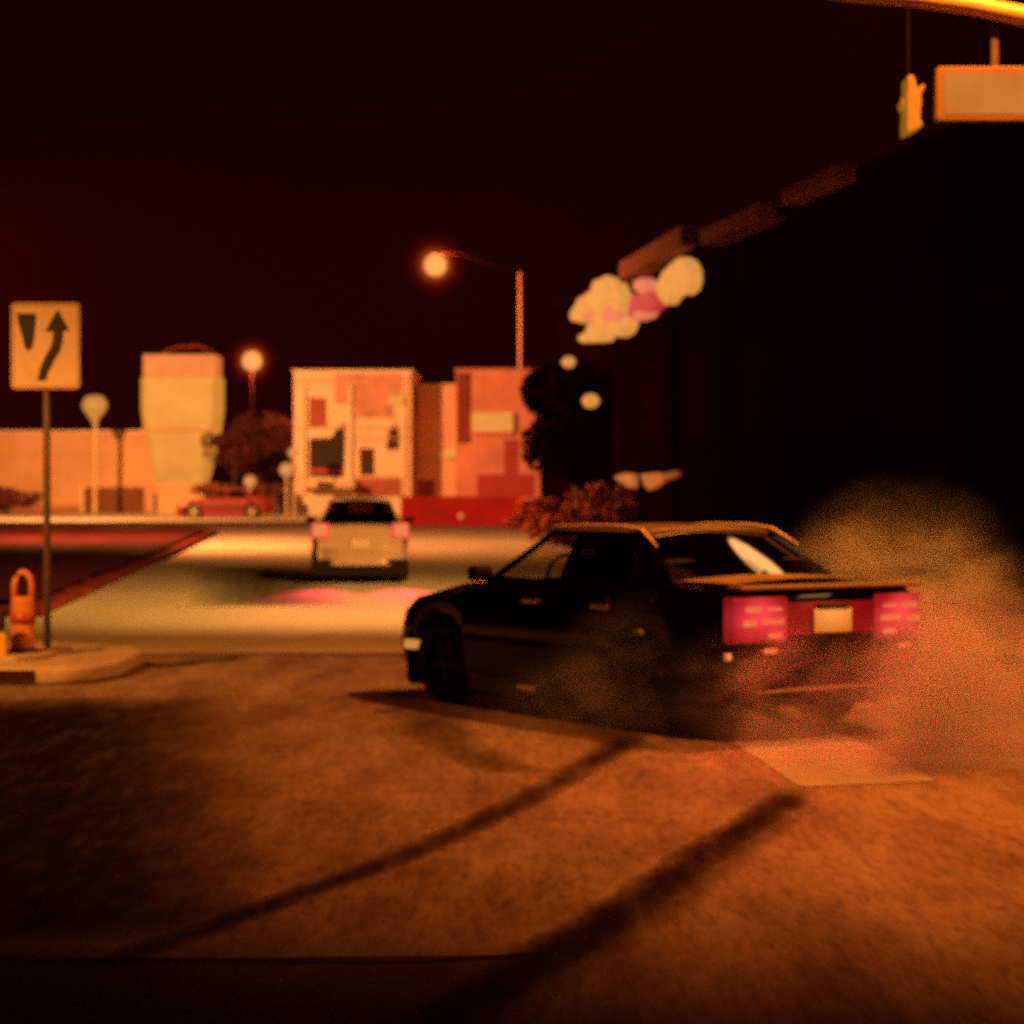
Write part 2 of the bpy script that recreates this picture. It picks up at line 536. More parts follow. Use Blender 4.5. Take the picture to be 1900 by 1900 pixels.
def make_car(name, label, loc, heading, paint, sp, group=None, trimmat=TRIM, lampmat=None, hot=None, cat="car"):
    """local x forward from the rear bumper, y to the car's left, z up"""
    L, Wd = sp['L'], sp['W']/2
    t = thing(name, label, cat, loc, 0, group)
    t.rotation_euler = (0, sp.get('squat', 0), heading + R(90))
    xr, xf, wr = sp['xr'], sp['xf'], sp['wr']
    topz = sp['top']
    def zb(x):
        for xw in (xr, xf):
            d = abs(x-xw)
            if d < wr+.05:
                return max(.23, wr-.02 + math.sqrt(max(0,(wr+.05)**2 - d*d)))
        return .23 if .35 < x < L-.35 else .26
    def wid(x):
        e = min(x, L-x)
        k = 1.0 if e > .7 else 1 - .13*((.7-e)/.7)**2.2
        return Wd*k
    xs = set()
    i = 0.0
    while i < L:
        xs.add(round(i,3)); i += .09
    for xw in (xr, xf):
        for a in range(0,181,9):
            xs.add(round(xw+(wr+.05)*math.cos(R(a))*.9999,3))
    xs.add(L)
    xs = [x for x in sorted(xs) if 0 <= x <= L]
    mb = MB()
    secs = []
    for x in xs:
        w, zt_, b0 = wid(x), lerp_tab(topz, x), zb(x)
        sh = zt_ - .05
        pr = [(w*.955,b0),(w*.985,b0+(sh-b0)*.25),(w,b0+(sh-b0)*.55),(w*.99,b0+(sh-b0)*.78),(w*.965,sh),(w*.93,zt_-.012),(w*.85,zt_),(w*.45,zt_+.012),(0,zt_+.018)]
        full = [(x,y,z) for y,z in pr] + [(x,-y,z) for y,z in pr[-2::-1]]
        secs.append(full)
    n = len(secs[0])
    for s_ in secs: mb.v += s_
    for i in range(len(secs)-1):
        for k in range(n-1):
            a = i*n+k
            mb.f.append((a,a+1,a+n+1,a+n))
    mb.f.append(tuple(range(n)))
    mb.f.append(tuple(range((len(secs)-1)*n, len(secs)*n))[::-1])
    body = mb.build("body", paint, t, smooth=True)
    em = body.modifiers.new("es", 'EDGE_SPLIT'); em.split_angle = R(32)
    # underbody and wheel wells
    mb = MB()
    mb.box(.25,L-.3,-Wd*.72,Wd*.72,.2,.5)
    mb.build("underbody", TRIM, t)
    # greenhouse
    gh = sp['gh']                        # [A base, roof front, roof rear, C base] as (x,z)
    yb, yt = Wd*.86, Wd*.64
    (ax,az),(bx,bz),(cx,cz),(dx,dz) = gh
    zbelt, zroof = min(az,dz), bz
    def sd(x, z, sgn, off=0.0):
        tt = (z - zbelt)/(zroof - zbelt)
        return (x, sgn*(yb + (yt-yb)*tt + off), z)
    def strip(pts, nm, m_, par, th=.03):
        mb = MB()
        for sgn in (1,-1):
            mb.prism([sd(x,z,sgn) for x,z in pts], None, (0,-sgn*th,0))
        return mb.build(nm, m_, par, bevel=.006)
    roofmb = MB()
    nxr, nyr = 10, 12
    for i in range(nxr+1):
        u = i/nxr
        x = cx-.03 + (bx-cx+.06)*u
        zc = zroof + sp.get('crown',.045)*math.sin(math.pi*min(1,max(0,u*.9+.05)))
        for j in range(nyr+1):
            v = -1 + 2*j/nyr
            roofmb.v.append((x, v*yt*1.01, zroof + (zc-zroof+.018)*(1-abs(v)**3.2) - (.0 if abs(v)<1 else .015)))
    for i in range(nxr):
        for j in range(nyr):
            a = i*(nyr+1)+j
            roofmb.f.append((a,a+1,a+nyr+2,a+nyr+1))
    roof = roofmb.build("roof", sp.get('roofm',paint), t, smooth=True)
    so = roof.modifiers.new("s",'SOLIDIFY'); so.thickness = .03
    par = body
    pm = MB()
    def pil(pts):
        for sgn in (1,-1):
            pm.prism([sd(x,z,sgn) for x,z in pts], None, (0,-sgn*.035,0))
    pw = .09
    pil([(ax,az-.02),(ax-pw*1.2,az-.02),(bx-pw*.9,bz),(bx,bz)])
    pil([(dx,dz-.02),(dx+sp.get('cw',.38),zbelt),(cx+.12,cz),(cx,cz)])
    bxm = sp['bp']
    pil([(bxm+.05,zbelt),(bxm-.05,zbelt),(bxm-.05,zroof),(bxm+.05,zroof)])
    pil([(bx-.02,zroof-.035),(cx+.02,zroof-.035),(cx+.02,zroof),(bx-.02,zroof)])
    pil([(ax-.05,zbelt-.05),(dx+.1,zbelt-.05),(dx+.1,zbelt+.03),(ax-.05,zbelt+.03)])
    pm.build("pillar", paint, t, bevel=.005)
    gi = .012
    fx0 = ax-pw*.6
    for sgn in (1,-1):
        mb = MB(); mb.add([sd(fx0,zbelt+.02,sgn,-gi),sd(bxm,zbelt+.02,sgn,-gi),sd(bxm,zroof-.02,sgn,-gi),sd(bx-pw*.5,zroof-.02,sgn,-gi)], [(0,1,2,3)])
        mb.build("front_door_window", GL_CLEAR, t)
        mb = MB(); mb.add([sd(bxm,zbelt+.02,sgn,-gi),sd(dx+sp.get('cw',.38)*.8,zbelt+.02,sgn,-gi),sd(cx+.1,zroof-.02,sgn,-gi),sd(bxm,zroof-.02,sgn,-gi)], [(0,1,2,3)])
        mb.build("rear_door_window", GL_TINT, t)
    def screen(p0, p1, nm, gm, bow):
        mb = MB(); nn = 8
        for i in range(5):
            u = i/4
            x = p0[0]+(p1[0]-p0[0])*u; z = p0[1]+(p1[1]-p0[1])*u
            yy = (yb+(yt-yb)*((z-zbelt)/(zroof-zbelt)))*.985
            for j in range(nn+1):
                v = -1+2*j/nn
                mb.v.append((x+bow*(1-v*v), v*yy, z+.012*(1-v*v)))
        for i in range(4):
            for j in range(nn):
                a = i*(nn+1)+j
                mb.f.append((a,a+1,a+nn+2,a+nn+1))
        return mb.build(nm, gm, t, smooth=True)
    screen((ax-.01,az),(bx-.02,bz-.01),"windscreen",GL_CLEAR,.07)
    screen((dx+.02,dz),(cx+.02,cz-.01),"rear_window",GL_REAR,-.05)
    # seats
    for sx, ys, nm in ((bxm+.25,.33,"front_seat"),(bxm+.25,-.33,"front_seat")):
        mb = MB()
        mb.prism([(sx,ys-.22,zbelt-.1),(sx-.18,ys-.22,zbelt-.1),(sx-.30,ys-.22,zbelt+.2),(sx-.2,ys-.22,zbelt+.22)], None, (0,.44,0))
        mb.prism([(sx-.24,ys-.12,zbelt+.2),(sx-.34,ys-.12,zbelt+.2),(sx-.38,ys-.12,zroof-.06),(sx-.28,ys-.12,zroof-.06)], None, (0,.24,0))
        mb.build(nm, SEAT, t, bevel=.03)
    mb = MB(); mb.prism([(dx+.55,-.6,zbelt-.05),(dx+.4,-.6,zbelt-.05),(dx+.25,-.6,zbelt+.2),(dx+.38,-.6,zbelt+.2)], None, (0,1.2,0))
    mb.build("rear_seat", SEAT, t, bevel=.03)
    mb = MB(); mb.tube([(ax-.55,.35+.17*math.cos(R(a)),zbelt+.02+.17*math.sin(R(a))) for a in range(0,181,20)], .013, 8)
    mb.build("steering_wheel", SEAT, t)
    # wheels
    spin = sp.get('steer', 0)
    for xw in (xr, xf):
        for sgn in (1,-1):
            wm = MB(); rr = wr-.02
            prof = [(.19,-.09),(rr-.05,-.105),(rr-.012,-.09),(rr,-.06),(rr,.06),(rr-.012,.09),(rr-.05,.105),(.19,.09)]
            wm.lathe(prof, 36)
            wl = wm.build("wheel", RUB, t, smooth=True, loc=(xw, sgn*(Wd-.13), rr), rot=(R(-90)*sgn, 0, spin if xw == xf else 0))
            rm = MB()
            rm.lathe([(.215,.0),(.215,.095),(.2,.1),(.19,.07),(.185,.0)], 30)
            for k in range(5):
                a = 2*math.pi*k/5+.3
                c_, s_ = math.cos(a), math.sin(a)
                q = []
                for (r_, h_) in ((.03,.035),(.2,.022)):
                    q.append((r_, h_))
                vs = []
                for z_ in (.05,.075):
                    vs += [(c_*q[0][0]-s_*q[0][1], s_*q[0][0]+c_*q[0][1], z_),(c_*q[1][0]-s_*q[1][1], s_*q[1][0]+c_*q[1][1], z_),
                           (c_*q[1][0]+s_*q[1][1], s_*q[1][0]-c_*q[1][1], z_),(c_*q[0][0]+s_*q[0][1], s_*q[0][0]-c_*q[0][1], z_)]
                rm.add(vs, [(0,3,2,1),(4,5,6,7),(0,1,5,4),(1,2,6,5),(2,3,7,6),(3,0,4,7)])
            rm.lathe([(0,.085),(.05,.08),(.055,.05)], 14)
            rm.build("rim", sp['rim'], wl)
    # bumpers
    def bumper(x0, x1, z0, z1, nm, front):
        mb = MB(); nn = 16
        for z_, ins in ((z0,.03),(z0+.05,.0),(z1-.03,.0),(z1,.02)):
            for j in range(nn+1):
                v = -1+2*j/nn
                y = v*(Wd-.005-ins)
                k = 1-abs(v)**5
                x = (x0 + (x1-x0-ins)*k)
                mb.v.append((x,y,z_))
        for i in range(3):
            for j in range(nn):
                a = i*(nn+1)+j
                mb.f.append((a,a+1,a+nn+2,a+nn+1))
        m0 = len(mb.v)
        for z_ in (z0,z1):
            for j in range(nn+1):
                mb.v.append((x0, (-1+2*j/nn)*(Wd-.04), z_))
        for j in range(nn):
            mb.f.append((j,j+1,m0+j+1,m0+j))
            a = 3*(nn+1)+j
            b_ = m0+nn+1+j
            mb.f.append((a,a+1,b_+1,b_))
        return mb.build(nm, sp.get('bump',paint), t, smooth=True)
    rb = bumper(.28,-.09,.30,.60,"rear_bumper",False)
    fb = bumper(L-.28,L+.10,sp.get('low',.17),.52,"front_bumper",True)
    # tail lamps
    tl = sp['tail']                      # y0,y1,z0,z1
    for sgn in (1,-1):
        mb = MB(); y0,y1,z0,z1 = tl
        mb.prism([(.10,sgn*y1*1.02,z0),(.0,sgn*y1,z0),(-.022,sgn*(y1-.1),z0),(-.03,sgn*y0,z0),(.03,sgn*y0,z0)], None, (0,0,z1-z0))
        tl_ = mb.build("tail_lamp", lampmat, t, bevel=sp.get('lampbev',.02), seg=4)
        for (ya,yb_,za,zb_) in sp.get('bars',[]):
            mb = MB(); mb.box(-.045,-.03,min(sgn*ya,sgn*yb_),max(sgn*ya,sgn*yb_),za,zb_)
            mb.build("bulb_glow", hot, tl_, bevel=.004)
    for sgn in (1,-1):
        mb = MB(); mb.box(L-.04,L+.02,min(sgn*.42,sgn*.70),max(sgn*.42,sgn*.70),.56,.68)
        mb.build("headlamp", mat("headlamp_lens",(.5,.4,.3),.1), t, bevel=.02)
        mb = MB(); mb.box(sp['mx']-.07,sp['mx']+.05,min(sgn*(Wd-.03),sgn*(Wd+.14)),max(sgn*(Wd-.03),sgn*(Wd+.14)),zbelt-.0,zbelt+.11)
        mb.build("door_mirror", TRIM, t, bevel=.03)
        for hx in sp['handles']:
            mb = MB(); mb.box(hx-.10,hx+.10,min(sgn*(Wd-.02),sgn*(Wd+.022)),max(sgn*(Wd-.02),sgn*(Wd+.022)),sp['hz'],sp['hz']+.032)
            mb.build("door_handle", sp['handle'], t, bevel=.008)
        mb = MB(); mb.box(xr+wr+.1,xf-wr-.1,min(sgn*(Wd-.07),sgn*(Wd-.012)),max(sgn*(Wd-.07),sgn*(Wd-.012)),sp.get('low',.17),.27)
        mb.build("side_skirt", paint, t, bevel=.02)
        mb = MB(); mb.box(xr+wr+.08,xf-wr-.08,min(sgn*(Wd-.03),sgn*(Wd+.012)),max(sgn*(Wd-.03),sgn*(Wd+.012)),.50,.55)
        mb.build("side_moulding", TRIM, t, bevel=.01)
        mb = MB(); mb.box(L-.42,L-.24,min(sgn*(Wd-.12),sgn*(Wd+.004)),max(sgn*(Wd-.12),sgn*(Wd+.004)),.38,.45)
        mb.build("side_marker", sp.get('marker',TRIM), t, bevel=.01)
    mb = MB(); pz = sp['plate']
    mb.box(-.035,-.022,-.155,.155,pz,pz+.155)
    mb.build("number_plate", sp['platem'], t, bevel=.003)
    return t, body

BP = mat("black_car_paint", (.002,.0008,.0008), .12, 0, 0, 2, spec=.13, coat=.0)
WP = mat("pale_car_paint", (.50,.34,.30), .25, 0, .1, 3, coat=.8)
TAILR = mat("tail_lamp_red", (.10,.004,.006), .4, 0, 0, 9, emit=(.46,.004,.016), es=.9)
def bulb_lens(m):                         # two bulbs glow through each red lens: bright round them, dim at the rim
    n = m.node_tree
    b = n.nodes["Principled BSDF"]
    for l in list(b.inputs["Emission Color"].links):
        n.links.remove(l)
    tc = n.nodes.new("ShaderNodeTexCoord")
    ab = n.nodes.new("ShaderNodeVectorMath"); ab.operation = 'ABSOLUTE'
    n.links.new(tc.outputs["Object"], ab.inputs[0])
    tot = None
    for (cy, cz, rad) in ((.66,.80,.19),(.47,.77,.19),(.57,.87,.16)):
        ml = n.nodes.new("ShaderNodeVectorMath"); ml.operation = 'MULTIPLY'
        ml.inputs[1].default_value = (0,1,1)
        n.links.new(ab.outputs[0], ml.inputs[0])
        ds = n.nodes.new("ShaderNodeVectorMath"); ds.operation = 'DISTANCE'
        ds.inputs[1].default_value = (0,cy,cz)
        n.links.new(ml.outputs[0], ds.inputs[0])
        mr = n.nodes.new("ShaderNodeMapRange"); mr.interpolation_type = 'SMOOTHSTEP'
        mr.inputs[1].default_value = rad; mr.inputs[2].default_value = 0
        mr.inputs[3].default_value = 0; mr.inputs[4].default_value = .62
        n.links.new(ds.outputs["Value"], mr.inputs[0])
        if tot is None: tot = mr.outputs[0]
        else:
            a = n.nodes.new("ShaderNodeMath"); a.operation = 'ADD'; a.use_clamp = True
            n.links.new(tot, a.inputs[0]); n.links.new(mr.outputs[0], a.inputs[1]); tot = a.outputs[0]
    mx = n.nodes.new("ShaderNodeMix"); mx.data_type = 'RGBA'
    mx.inputs[6].default_value = (.22,.002,.006,1)
    mx.inputs[7].default_value = (.98,.06,.07,1)
    n.links.new(tot, mx.inputs[0])
    n.links.new(mx.outputs[2], b.inputs["Emission Color"])
bulb_lens(TAILR)
HOTB = mat("tail_bulb_hot_and_glint", (.03,.015,.005), .3, emit=(.80,.17,.055), es=1.0)
PLATE = mat("number_plate_face", (.42,.36,.28), .5, emit=None)
sedan = dict(L=4.45, W=1.70, xr=.98, xf=3.68, wr=.33, mx=2.95,
    top=[(0,.93),(.06,.985),(.75,1.005),(.9,.94),(3.05,.945),(3.25,.935),(4.1,.80),(4.4,.70),(4.45,.64)],
    gh=[(3.18,.95),(2.50,1.33),(1.38,1.335),(.72,1.0)], bp=2.12, cw=.36, crown=.03,
    handles=[2.32,1.42], hz=.81, handle=mat("bright_door_handle",(.75,.6,.4),.18,.9), rim=mat("dark_alloy_rim",(.03,.02,.015),.35,.9),
    tail=(.36,.775,.645,.94), bars=[(.42,.53,.85,.875),(.58,.70,.845,.878),(.40,.56,.765,.80),(.62,.72,.755,.795),(.42,.52,.675,.71)], roofm=mat("roof_highlight",(.16,.10,.045),.5,0,.3,3), low=.10,  # pale roof colour paints in the overhead lamp's highlight
    plate=.70, platem=PLATE, marker=mat("amber_marker",(.6,.3,.1),.3,emit=(.7,.32,.06),es=.9), steer=R(14), squat=0)
TH = .543
car, body = make_car("sedan_car", "black saloon spinning its rear wheels with red tail lights lit in tyre smoke", (2.061,15.713,0), TH, BP, sedan, lampmat=TAILR, hot=HOTB)
# bits only this car shows
mb = MB(); mb.box(-.012,.0,-.36,.36,.69,.90)
mb.build("boot_panel_glow", mat("red_panel_glow",(.12,.006,.008),.25,emit=(.14,.002,.006),es=.6), car)  # emission paints the tail light reflected between the lamps
mb = MB()
for i in range(5):
    x = .10+.62*i/4
    for j in range(9):
        v = -1+j/4
        mb.v.append((x, v*.68, 1.022+.03*(1-v*v)))
for i in range(4):
    for j in range(8):
        a = i*9+j
        mb.f.append((a,a+1,a+10,a+9))
mb.build("boot_lid", mat("boot_highlight",(.30,.19,.08),.5,0,.5,5), car, smooth=True)  # light reflected off the deck, painted as a paler colour
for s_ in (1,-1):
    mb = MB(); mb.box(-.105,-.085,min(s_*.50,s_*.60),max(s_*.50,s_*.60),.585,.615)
    mb.build("bumper_glint", HOTB, car, bevel=.005)  # tail light reflection on the bumper, painted as a glowing bar
    mb = MB(); mb.box(-.02,.02,min(s_*.80,s_*.835),max(s_*.80,s_*.835),.545,.59)
    mb.build("corner_glint", mat("pale_glint_glow",(.7,.5,.3),.4,emit=(.4,.16,.05),es=.8), car, bevel=.005)  # reflection at the bumper corner, painted as a glowing spot
mb = MB(); mb.tube([(-.085,.66,.335),(-.1,.4,.345),(-.105,0,.35),(-.1,-.3,.35)], [.006,.014,.016,.01], 8)
mb.build("bumper_highlight", mat("edge_highlight",(.22,.15,.08),.4), car, smooth=True)  # lit lower edge of the bumper, painted as a pale line
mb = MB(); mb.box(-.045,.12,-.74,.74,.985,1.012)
mb.build("boot_spoiler", mat("edge_highlight",(.30,.20,.10),.4), car, bevel=.01)  # bright line along the deck edge, painted into the spoiler's colour
mb = MB(); mb.box(2.28,2.52,.825,.846,.18,.22)
mb.build("sill_glint", mat("pale_sill_glint",(.9,.75,.5),.15,.6,emit=None), car, bevel=.005)  # reflection on the sill, shaped as a small pale block
for s_ in (1,-1):
    mb = MB(); mb.tube([(2.66,s_*.575,1.30),(2.45,s_*.56,1.347),(2.0,s_*.55,1.362),(1.6,s_*.55,1.362),(1.35,s_*.555,1.345),(1.1,s_*.6,1.235)], [.008,.014,.016,.016,.014,.006], 8)
    mb.build("roof_line_glint", mat("pale_roof_glint",(.85,.7,.5),.45,.1), car, smooth=True)  # highlight along the roof edge, shaped as a pale tube
mb = MB(); mb.tube([(.3,.42,.22),(-.06,.42,.22)], .035, 12)
mb.build("exhaust_pipe", ALU, car)
mb = MB(); mb.box(-.06,-.02,-.12,.12,.865,.89)
mb.build("plate_lamp", TRIM, car, bevel=.005)
light("plate_light", 'AREA', .9, (1,.42,.10), car, (-.16,0,.93), aim((.45,0,-1)), .25, size_y=.05)
for s_ in (1,-1):
    light("tail_light_glow", 'AREA', 18.0, (1,.02,.05), car, (-.07,s_*.57,.80), aim((-1,0,-.2)), .35, size_y=.2)

hatch = dict(L=4.2, W=1.62, xr=.8, xf=3.4, wr=.32, mx=2.8,
    top=[(0,.9),(.05,.96),(.2,.97),(.4,.94),(3.0,.95),(3.2,.93),(3.9,.82),(4.15,.7),(4.2,.64)],
    gh=[(3.1,.95),(2.45,1.37),(.75,1.38),(.22,.98)], bp=2.0, cw=.3,
    handles=[2.2,1.3], hz=.82, handle=mat("pale_handle",(.5,.35,.28),.3), rim=mat("alloy_rim",(.35,.28,.22)),
    tail=(.52,.80,.74,1.0), bars=[(.56,.78,.78,.98)], plate=.58, platem=mat('pale_plate',(.6,.45,.3),.5), squat=0, bump=WP)
TAILP = mat("lit_tail_cluster", (.5,.05,.04), .3, emit=(.62,.06,.05), es=.8)
HOTP = mat("lit_tail_centre", (.03,.015,.005), .3, emit=(.78,.24,.09), es=1.0)
fx, fy = G(668,1083)
far, fbod = make_car("hatchback_car", "pale hatchback driving away down the bright road with tail lights lit", (fx,fy,0), R(3.6), WP, hatch, lampmat=TAILP, hot=HOTP)
mb = MB(); mb.box(-.07,.3,-.8,.8,.13,.40)
mb.build("rear_valance", TRIM, far, bevel=.02)
for s_ in (1,-1):
    light("tail_light_glow", 'SPOT', 2200, (1,.03,.07), far, (-.12,s_*.64,.82), aim((-1,0,-.2)), .08, cone=R(22))

# ------------------------------------------------------------------ street lamps
POLE = mat("lamp_pole_paint", (.45,.32,.2), .5, .2, .2, 4)
DPOLE = mat("dark_lamp_pole", (.02,.006,.004), .8, spec=.1)
POLEB = mat("lit_lamp_pole_paint", (.8,.5,.3), .6, 0, .2, 1)
def lensmat(name, e, s):
    m = bpy.data.materials.new(name)
    m.use_nodes = True
    n = m.node_tree
    n.nodes.remove(n.nodes["Principled BSDF"])
    em = n.nodes.new("ShaderNodeEmission")
    em.inputs[0].default_value = clampc(e)
    em.inputs[1].default_value = s*.5         # front and back of the globe add up
    tr = n.nodes.new("ShaderNodeBsdfTransparent")
    ad = n.nodes.new("ShaderNodeAddShader")
    n.links.new(em.outputs[0], ad.inputs[0])
    n.links.new(tr.outputs[0], ad.inputs[1])
    n.links.new(ad.outputs[0], n.nodes["Material Output"].inputs[0])
    return m
LENS = lensmat("sodium_lens", (.74,.30,.075), 1.0)
LENSB = lensmat("unseen_bright_sodium_lens", (1,.44,.13), 4.2)
def halomat(Rg):                          # lamp halo painted as a glowing ball, brightest at its heart
    m = bpy.data.materials.new("lamp_halo")
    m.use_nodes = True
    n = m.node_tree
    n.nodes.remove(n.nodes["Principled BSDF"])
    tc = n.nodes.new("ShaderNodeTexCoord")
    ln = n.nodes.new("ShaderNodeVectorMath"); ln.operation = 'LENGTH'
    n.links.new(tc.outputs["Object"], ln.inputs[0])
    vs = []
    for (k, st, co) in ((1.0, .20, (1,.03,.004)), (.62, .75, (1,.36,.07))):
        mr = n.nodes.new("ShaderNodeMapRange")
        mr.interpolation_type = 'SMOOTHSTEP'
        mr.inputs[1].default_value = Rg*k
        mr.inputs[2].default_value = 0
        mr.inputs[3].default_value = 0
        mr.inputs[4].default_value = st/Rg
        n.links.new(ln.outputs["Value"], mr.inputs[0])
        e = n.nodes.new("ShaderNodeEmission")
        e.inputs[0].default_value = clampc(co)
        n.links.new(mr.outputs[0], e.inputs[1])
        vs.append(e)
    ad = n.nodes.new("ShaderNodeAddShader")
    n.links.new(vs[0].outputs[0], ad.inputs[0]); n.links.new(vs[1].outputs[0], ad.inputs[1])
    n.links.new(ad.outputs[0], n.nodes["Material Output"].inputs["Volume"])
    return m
def street_lamp(label, head, base, watts, col, group, tgt=None, cone=R(150), lens=LENS, rad=.34, kind='SPOT', size=.25, pole=None, globe=0):  # globe: radius of the painted halo, 0 for none
    pole = pole or DPOLE
    head, base = Vector(head), Vector((base[0], base[1], 0))
    t = thing("street_lamp", label, "street lamp", base, 0, group)
    h = head - base
    arm0 = Vector((0,0,h.z-(.45 if abs(h.x) > 1.5*rad else 1.25*rad)))
    mb = MB(); mb.tube([(0,0,0),(0,0,.5),(0,0,h.z*.5),arm0], [.13,.11,.09,.065], 12)
    mb.build("pole", pole, t, smooth=True)
    if abs(h.x) > 1.5*rad:
        mb = MB(); mb.tube([arm0, arm0*1.0+Vector((h.x*.3,h.y*.3,.3)), Vector((h.x*.7,h.y*.7,h.z+rad*.9)), Vector((h.x,h.y,h.z+rad*.9))], [.045,.04,.035,.035], 8)
        mb.build("arm", DPOLE, t, smooth=True)
    mb = MB(); mb.lathe([(0,rad*1.02),(rad*.35,rad*.98),(rad*.36,rad*.90),(0,rad*.9)], 20, h+Vector((0,0,-rad*.1)))
    mb.build("lamp_head", mat("lamp_housing",(.12,.07,.05),.5), t, smooth=True)
    mb = MB(); mb.lathe([(rad*math.sin(R(a)),rad*math.cos(R(a))-.1*rad) for a in range(0,181,15)], 20, h)
    mb.build("lamp_lens", lens, t, smooth=True)
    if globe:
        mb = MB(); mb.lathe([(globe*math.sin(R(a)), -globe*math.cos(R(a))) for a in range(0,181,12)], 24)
        mb.build("lamp_glow", halomat(globe), t, smooth=True, loc=h+Vector((0,0,-.1*rad)))  # halo wider than the lamp itself, added for its glow
    d = (Vector(tgt)-head) if tgt else Vector((0,0,-1))
    light("lamp_light", kind, watts, col, t, h + Vector((0,0,-.1*rad if kind == 'POINT' else -1.4*rad)), aim(d), size, cone=cone)
    return t
A = P(808,490,134)
GL = "street lamps along the road and added unseen ones"
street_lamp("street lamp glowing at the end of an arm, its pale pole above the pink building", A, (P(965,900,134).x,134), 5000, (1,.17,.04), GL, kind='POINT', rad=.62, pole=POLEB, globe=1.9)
Bq = P(468,668,150)
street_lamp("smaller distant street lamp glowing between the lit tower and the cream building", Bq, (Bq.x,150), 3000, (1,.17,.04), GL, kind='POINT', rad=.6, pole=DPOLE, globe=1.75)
street_lamp("unseen street lamp over the bright road beyond the black car", (5.4,26.1,9.5), (7.0,25.6), 20500, (1,.45,.085), GL, tgt=(-3.4,35,0), cone=R(74), size=.4, lens=LENSB, rad=.46)  # out of view, placed to light the road and reflect in the rear window
street_lamp("added street lamp out of view, lighting the left hand buildings", (-25,98,10), (-28,99), 74000, (1,.37,.09), GL, tgt=(-10,130,3), cone=R(110))  # unseen lamp added to brighten the far facades
street_lamp("added street lamp out of view at the left, lighting the far road", (-15.5,62,9), (-17,62), 44000, (1,.33,.08), GL, tgt=(-3,70,0), cone=R(160))  # unseen lamp added to brighten the far stretch of road
street_lamp("added street lamp out of view at the near right, lighting the intersection", (4.2,10.6,8.6), (6.4,10.0), 6400, (1,.235,.028), GL, tgt=(3.2,13.0,0), cone=R(84), size=.3)  # unseen lamp added for the foreground's pool of light and the smoke
street_lamp("added street lamp out of view at the near left, lighting the island sign", (-8.2,12.5,7.5), (-9.6,12), 7500, (1,.33,.05), GL, tgt=(-4.4,21.0,.9), cone=R(40))  # unseen lamp with a narrow cone, added to brighten the sign
# signal mast arm, with a luminaire added above the view to light the intersection
t = thing("signal_mast", "curved signal mast arm crossing the top right corner above the hanging sign", "mast arm", (8.6,20.3,0))
mb = MB(); mb.tube([(0,0,0),(0,0,3),(0,0,8.6)], [.19,.16,.11], 14)
mb.build("pole", ALU, t, smooth=True)
def ma(px,py): 
    p = P(px,py,20.3); return (p.x-8.6, 0, p.z)
mb = MB(); mb.tube([(0,0,5.0),(-1.6,0,5.25),(-3.4,0,5.4),ma(2150,75),ma(1990,52),ma(1900,32),ma(1800,12),ma(1700,-2),ma(1580,-12),ma(1450,-30)], [.12,.11,.1,.095,.075,.085,.083,.08,.08,.07], 12)
mb.build("mast_arm", mat("mast_paint",(.85,.5,.12),.5,.0,.1,3), t, smooth=True)
mb = MB(); mb.tube([(0,0,8.4),(-1.5,-.6,8.9),(-3.6,-1.6,9.1)], .045, 10)
mb.build("lamp_arm", ALU, t, smooth=True)
mb = MB(); mb.lathe([(0,.16),(.2,.14),(.3,.03),(.28,-.03)], 18, (-3.7,-1.65,9.0))
mb.build("lamp_head", mat("lamp_housing",(.12,.07,.05)), t, smooth=True)
mb = MB(); mb.lathe([(.27,-.03),(.22,-.13),(0,-.17)], 18, (-3.7,-1.65,9.0))
mb.build("lamp_lens", LENS, t, smooth=True)
light("lamp_light", 'SPOT', 5200, (1,.27,.035), t, (-3.7,-1.65,8.75), aim(Vector((1.9,19.5,0))-Vector((4.9,18.65,8.75))), .15, cone=R(90))
# hanging sign
p0, p1 = P(1735,225,20.3), P(1735,125,20.3)
t = thing("street_sign", "blank looking pale lit sign box hanging from the mast arm", "sign", (p0.x,20.3,p0.z))
hz = p1.z-p0.z
mb = MB(); mb.prism(rrect(0,1.9,0,hz,.04,0), None, (0,.12,0))
mb.build("sign_box", mat("sign_frame",(.30,.17,.04),.5,0,.1,3), t, bevel=.01)
mb = MB(); mb.prism(rrect(.07,1.83,.05,hz-.05,.03,-.004), None, (0,.003,0))
mb.build("sign_face", mat("lit_sign_face",(.05,.03,.02),.6,0,.1,2,emit=(.43,.155,.026),es=1), t)
for bx_ in ((P(1845,120,20.3).x-p0.x),1.45):
    mb = MB(); mb.box(bx_-.03,bx_+.03,.02,.06,hz-.02,hz+.34)
    mb.build("bracket", ALU, t, bevel=.005)
# signal head seen edge on
q = P(1693,250,20.1)
t = thing("traffic_signal", "small yellow signal head seen from its side, left of the hanging sign", "traffic signal", (q.x,20.1,q.z))
SY = mat("signal_yellow_glow", (.40,.22,.03), .5, 0, .15, 5, emit=(.40,.18,.015), es=.6)  # housing given a glow of its own, though it is no lamp
mb = MB()
mb.prism([(-.06,0,.0),(.02,0,.03),(.085,0,.07),(.06,0,.12),(.06,0,.2),(.07,0,.26),(.065,0,.34),(.02,0,.42),(.015,0,.46),(-.0,0,.485),(-.03,0,.49),(-.05,0,.47),(-.05,0,.37),(-.06,0,.33),(-.055,0,.2),(-.06,0,.1)], None, (0,.3,0))
mb.build("housing", SY, t, bevel=.015)
mb = MB(); mb.prism([(-.055,.02,.33),(-.10,.02,.27),(-.09,.02,.22),(-.055,.02,.2)], None, (0,.2,0))
mb.build("visor", SY, t, bevel=.01)
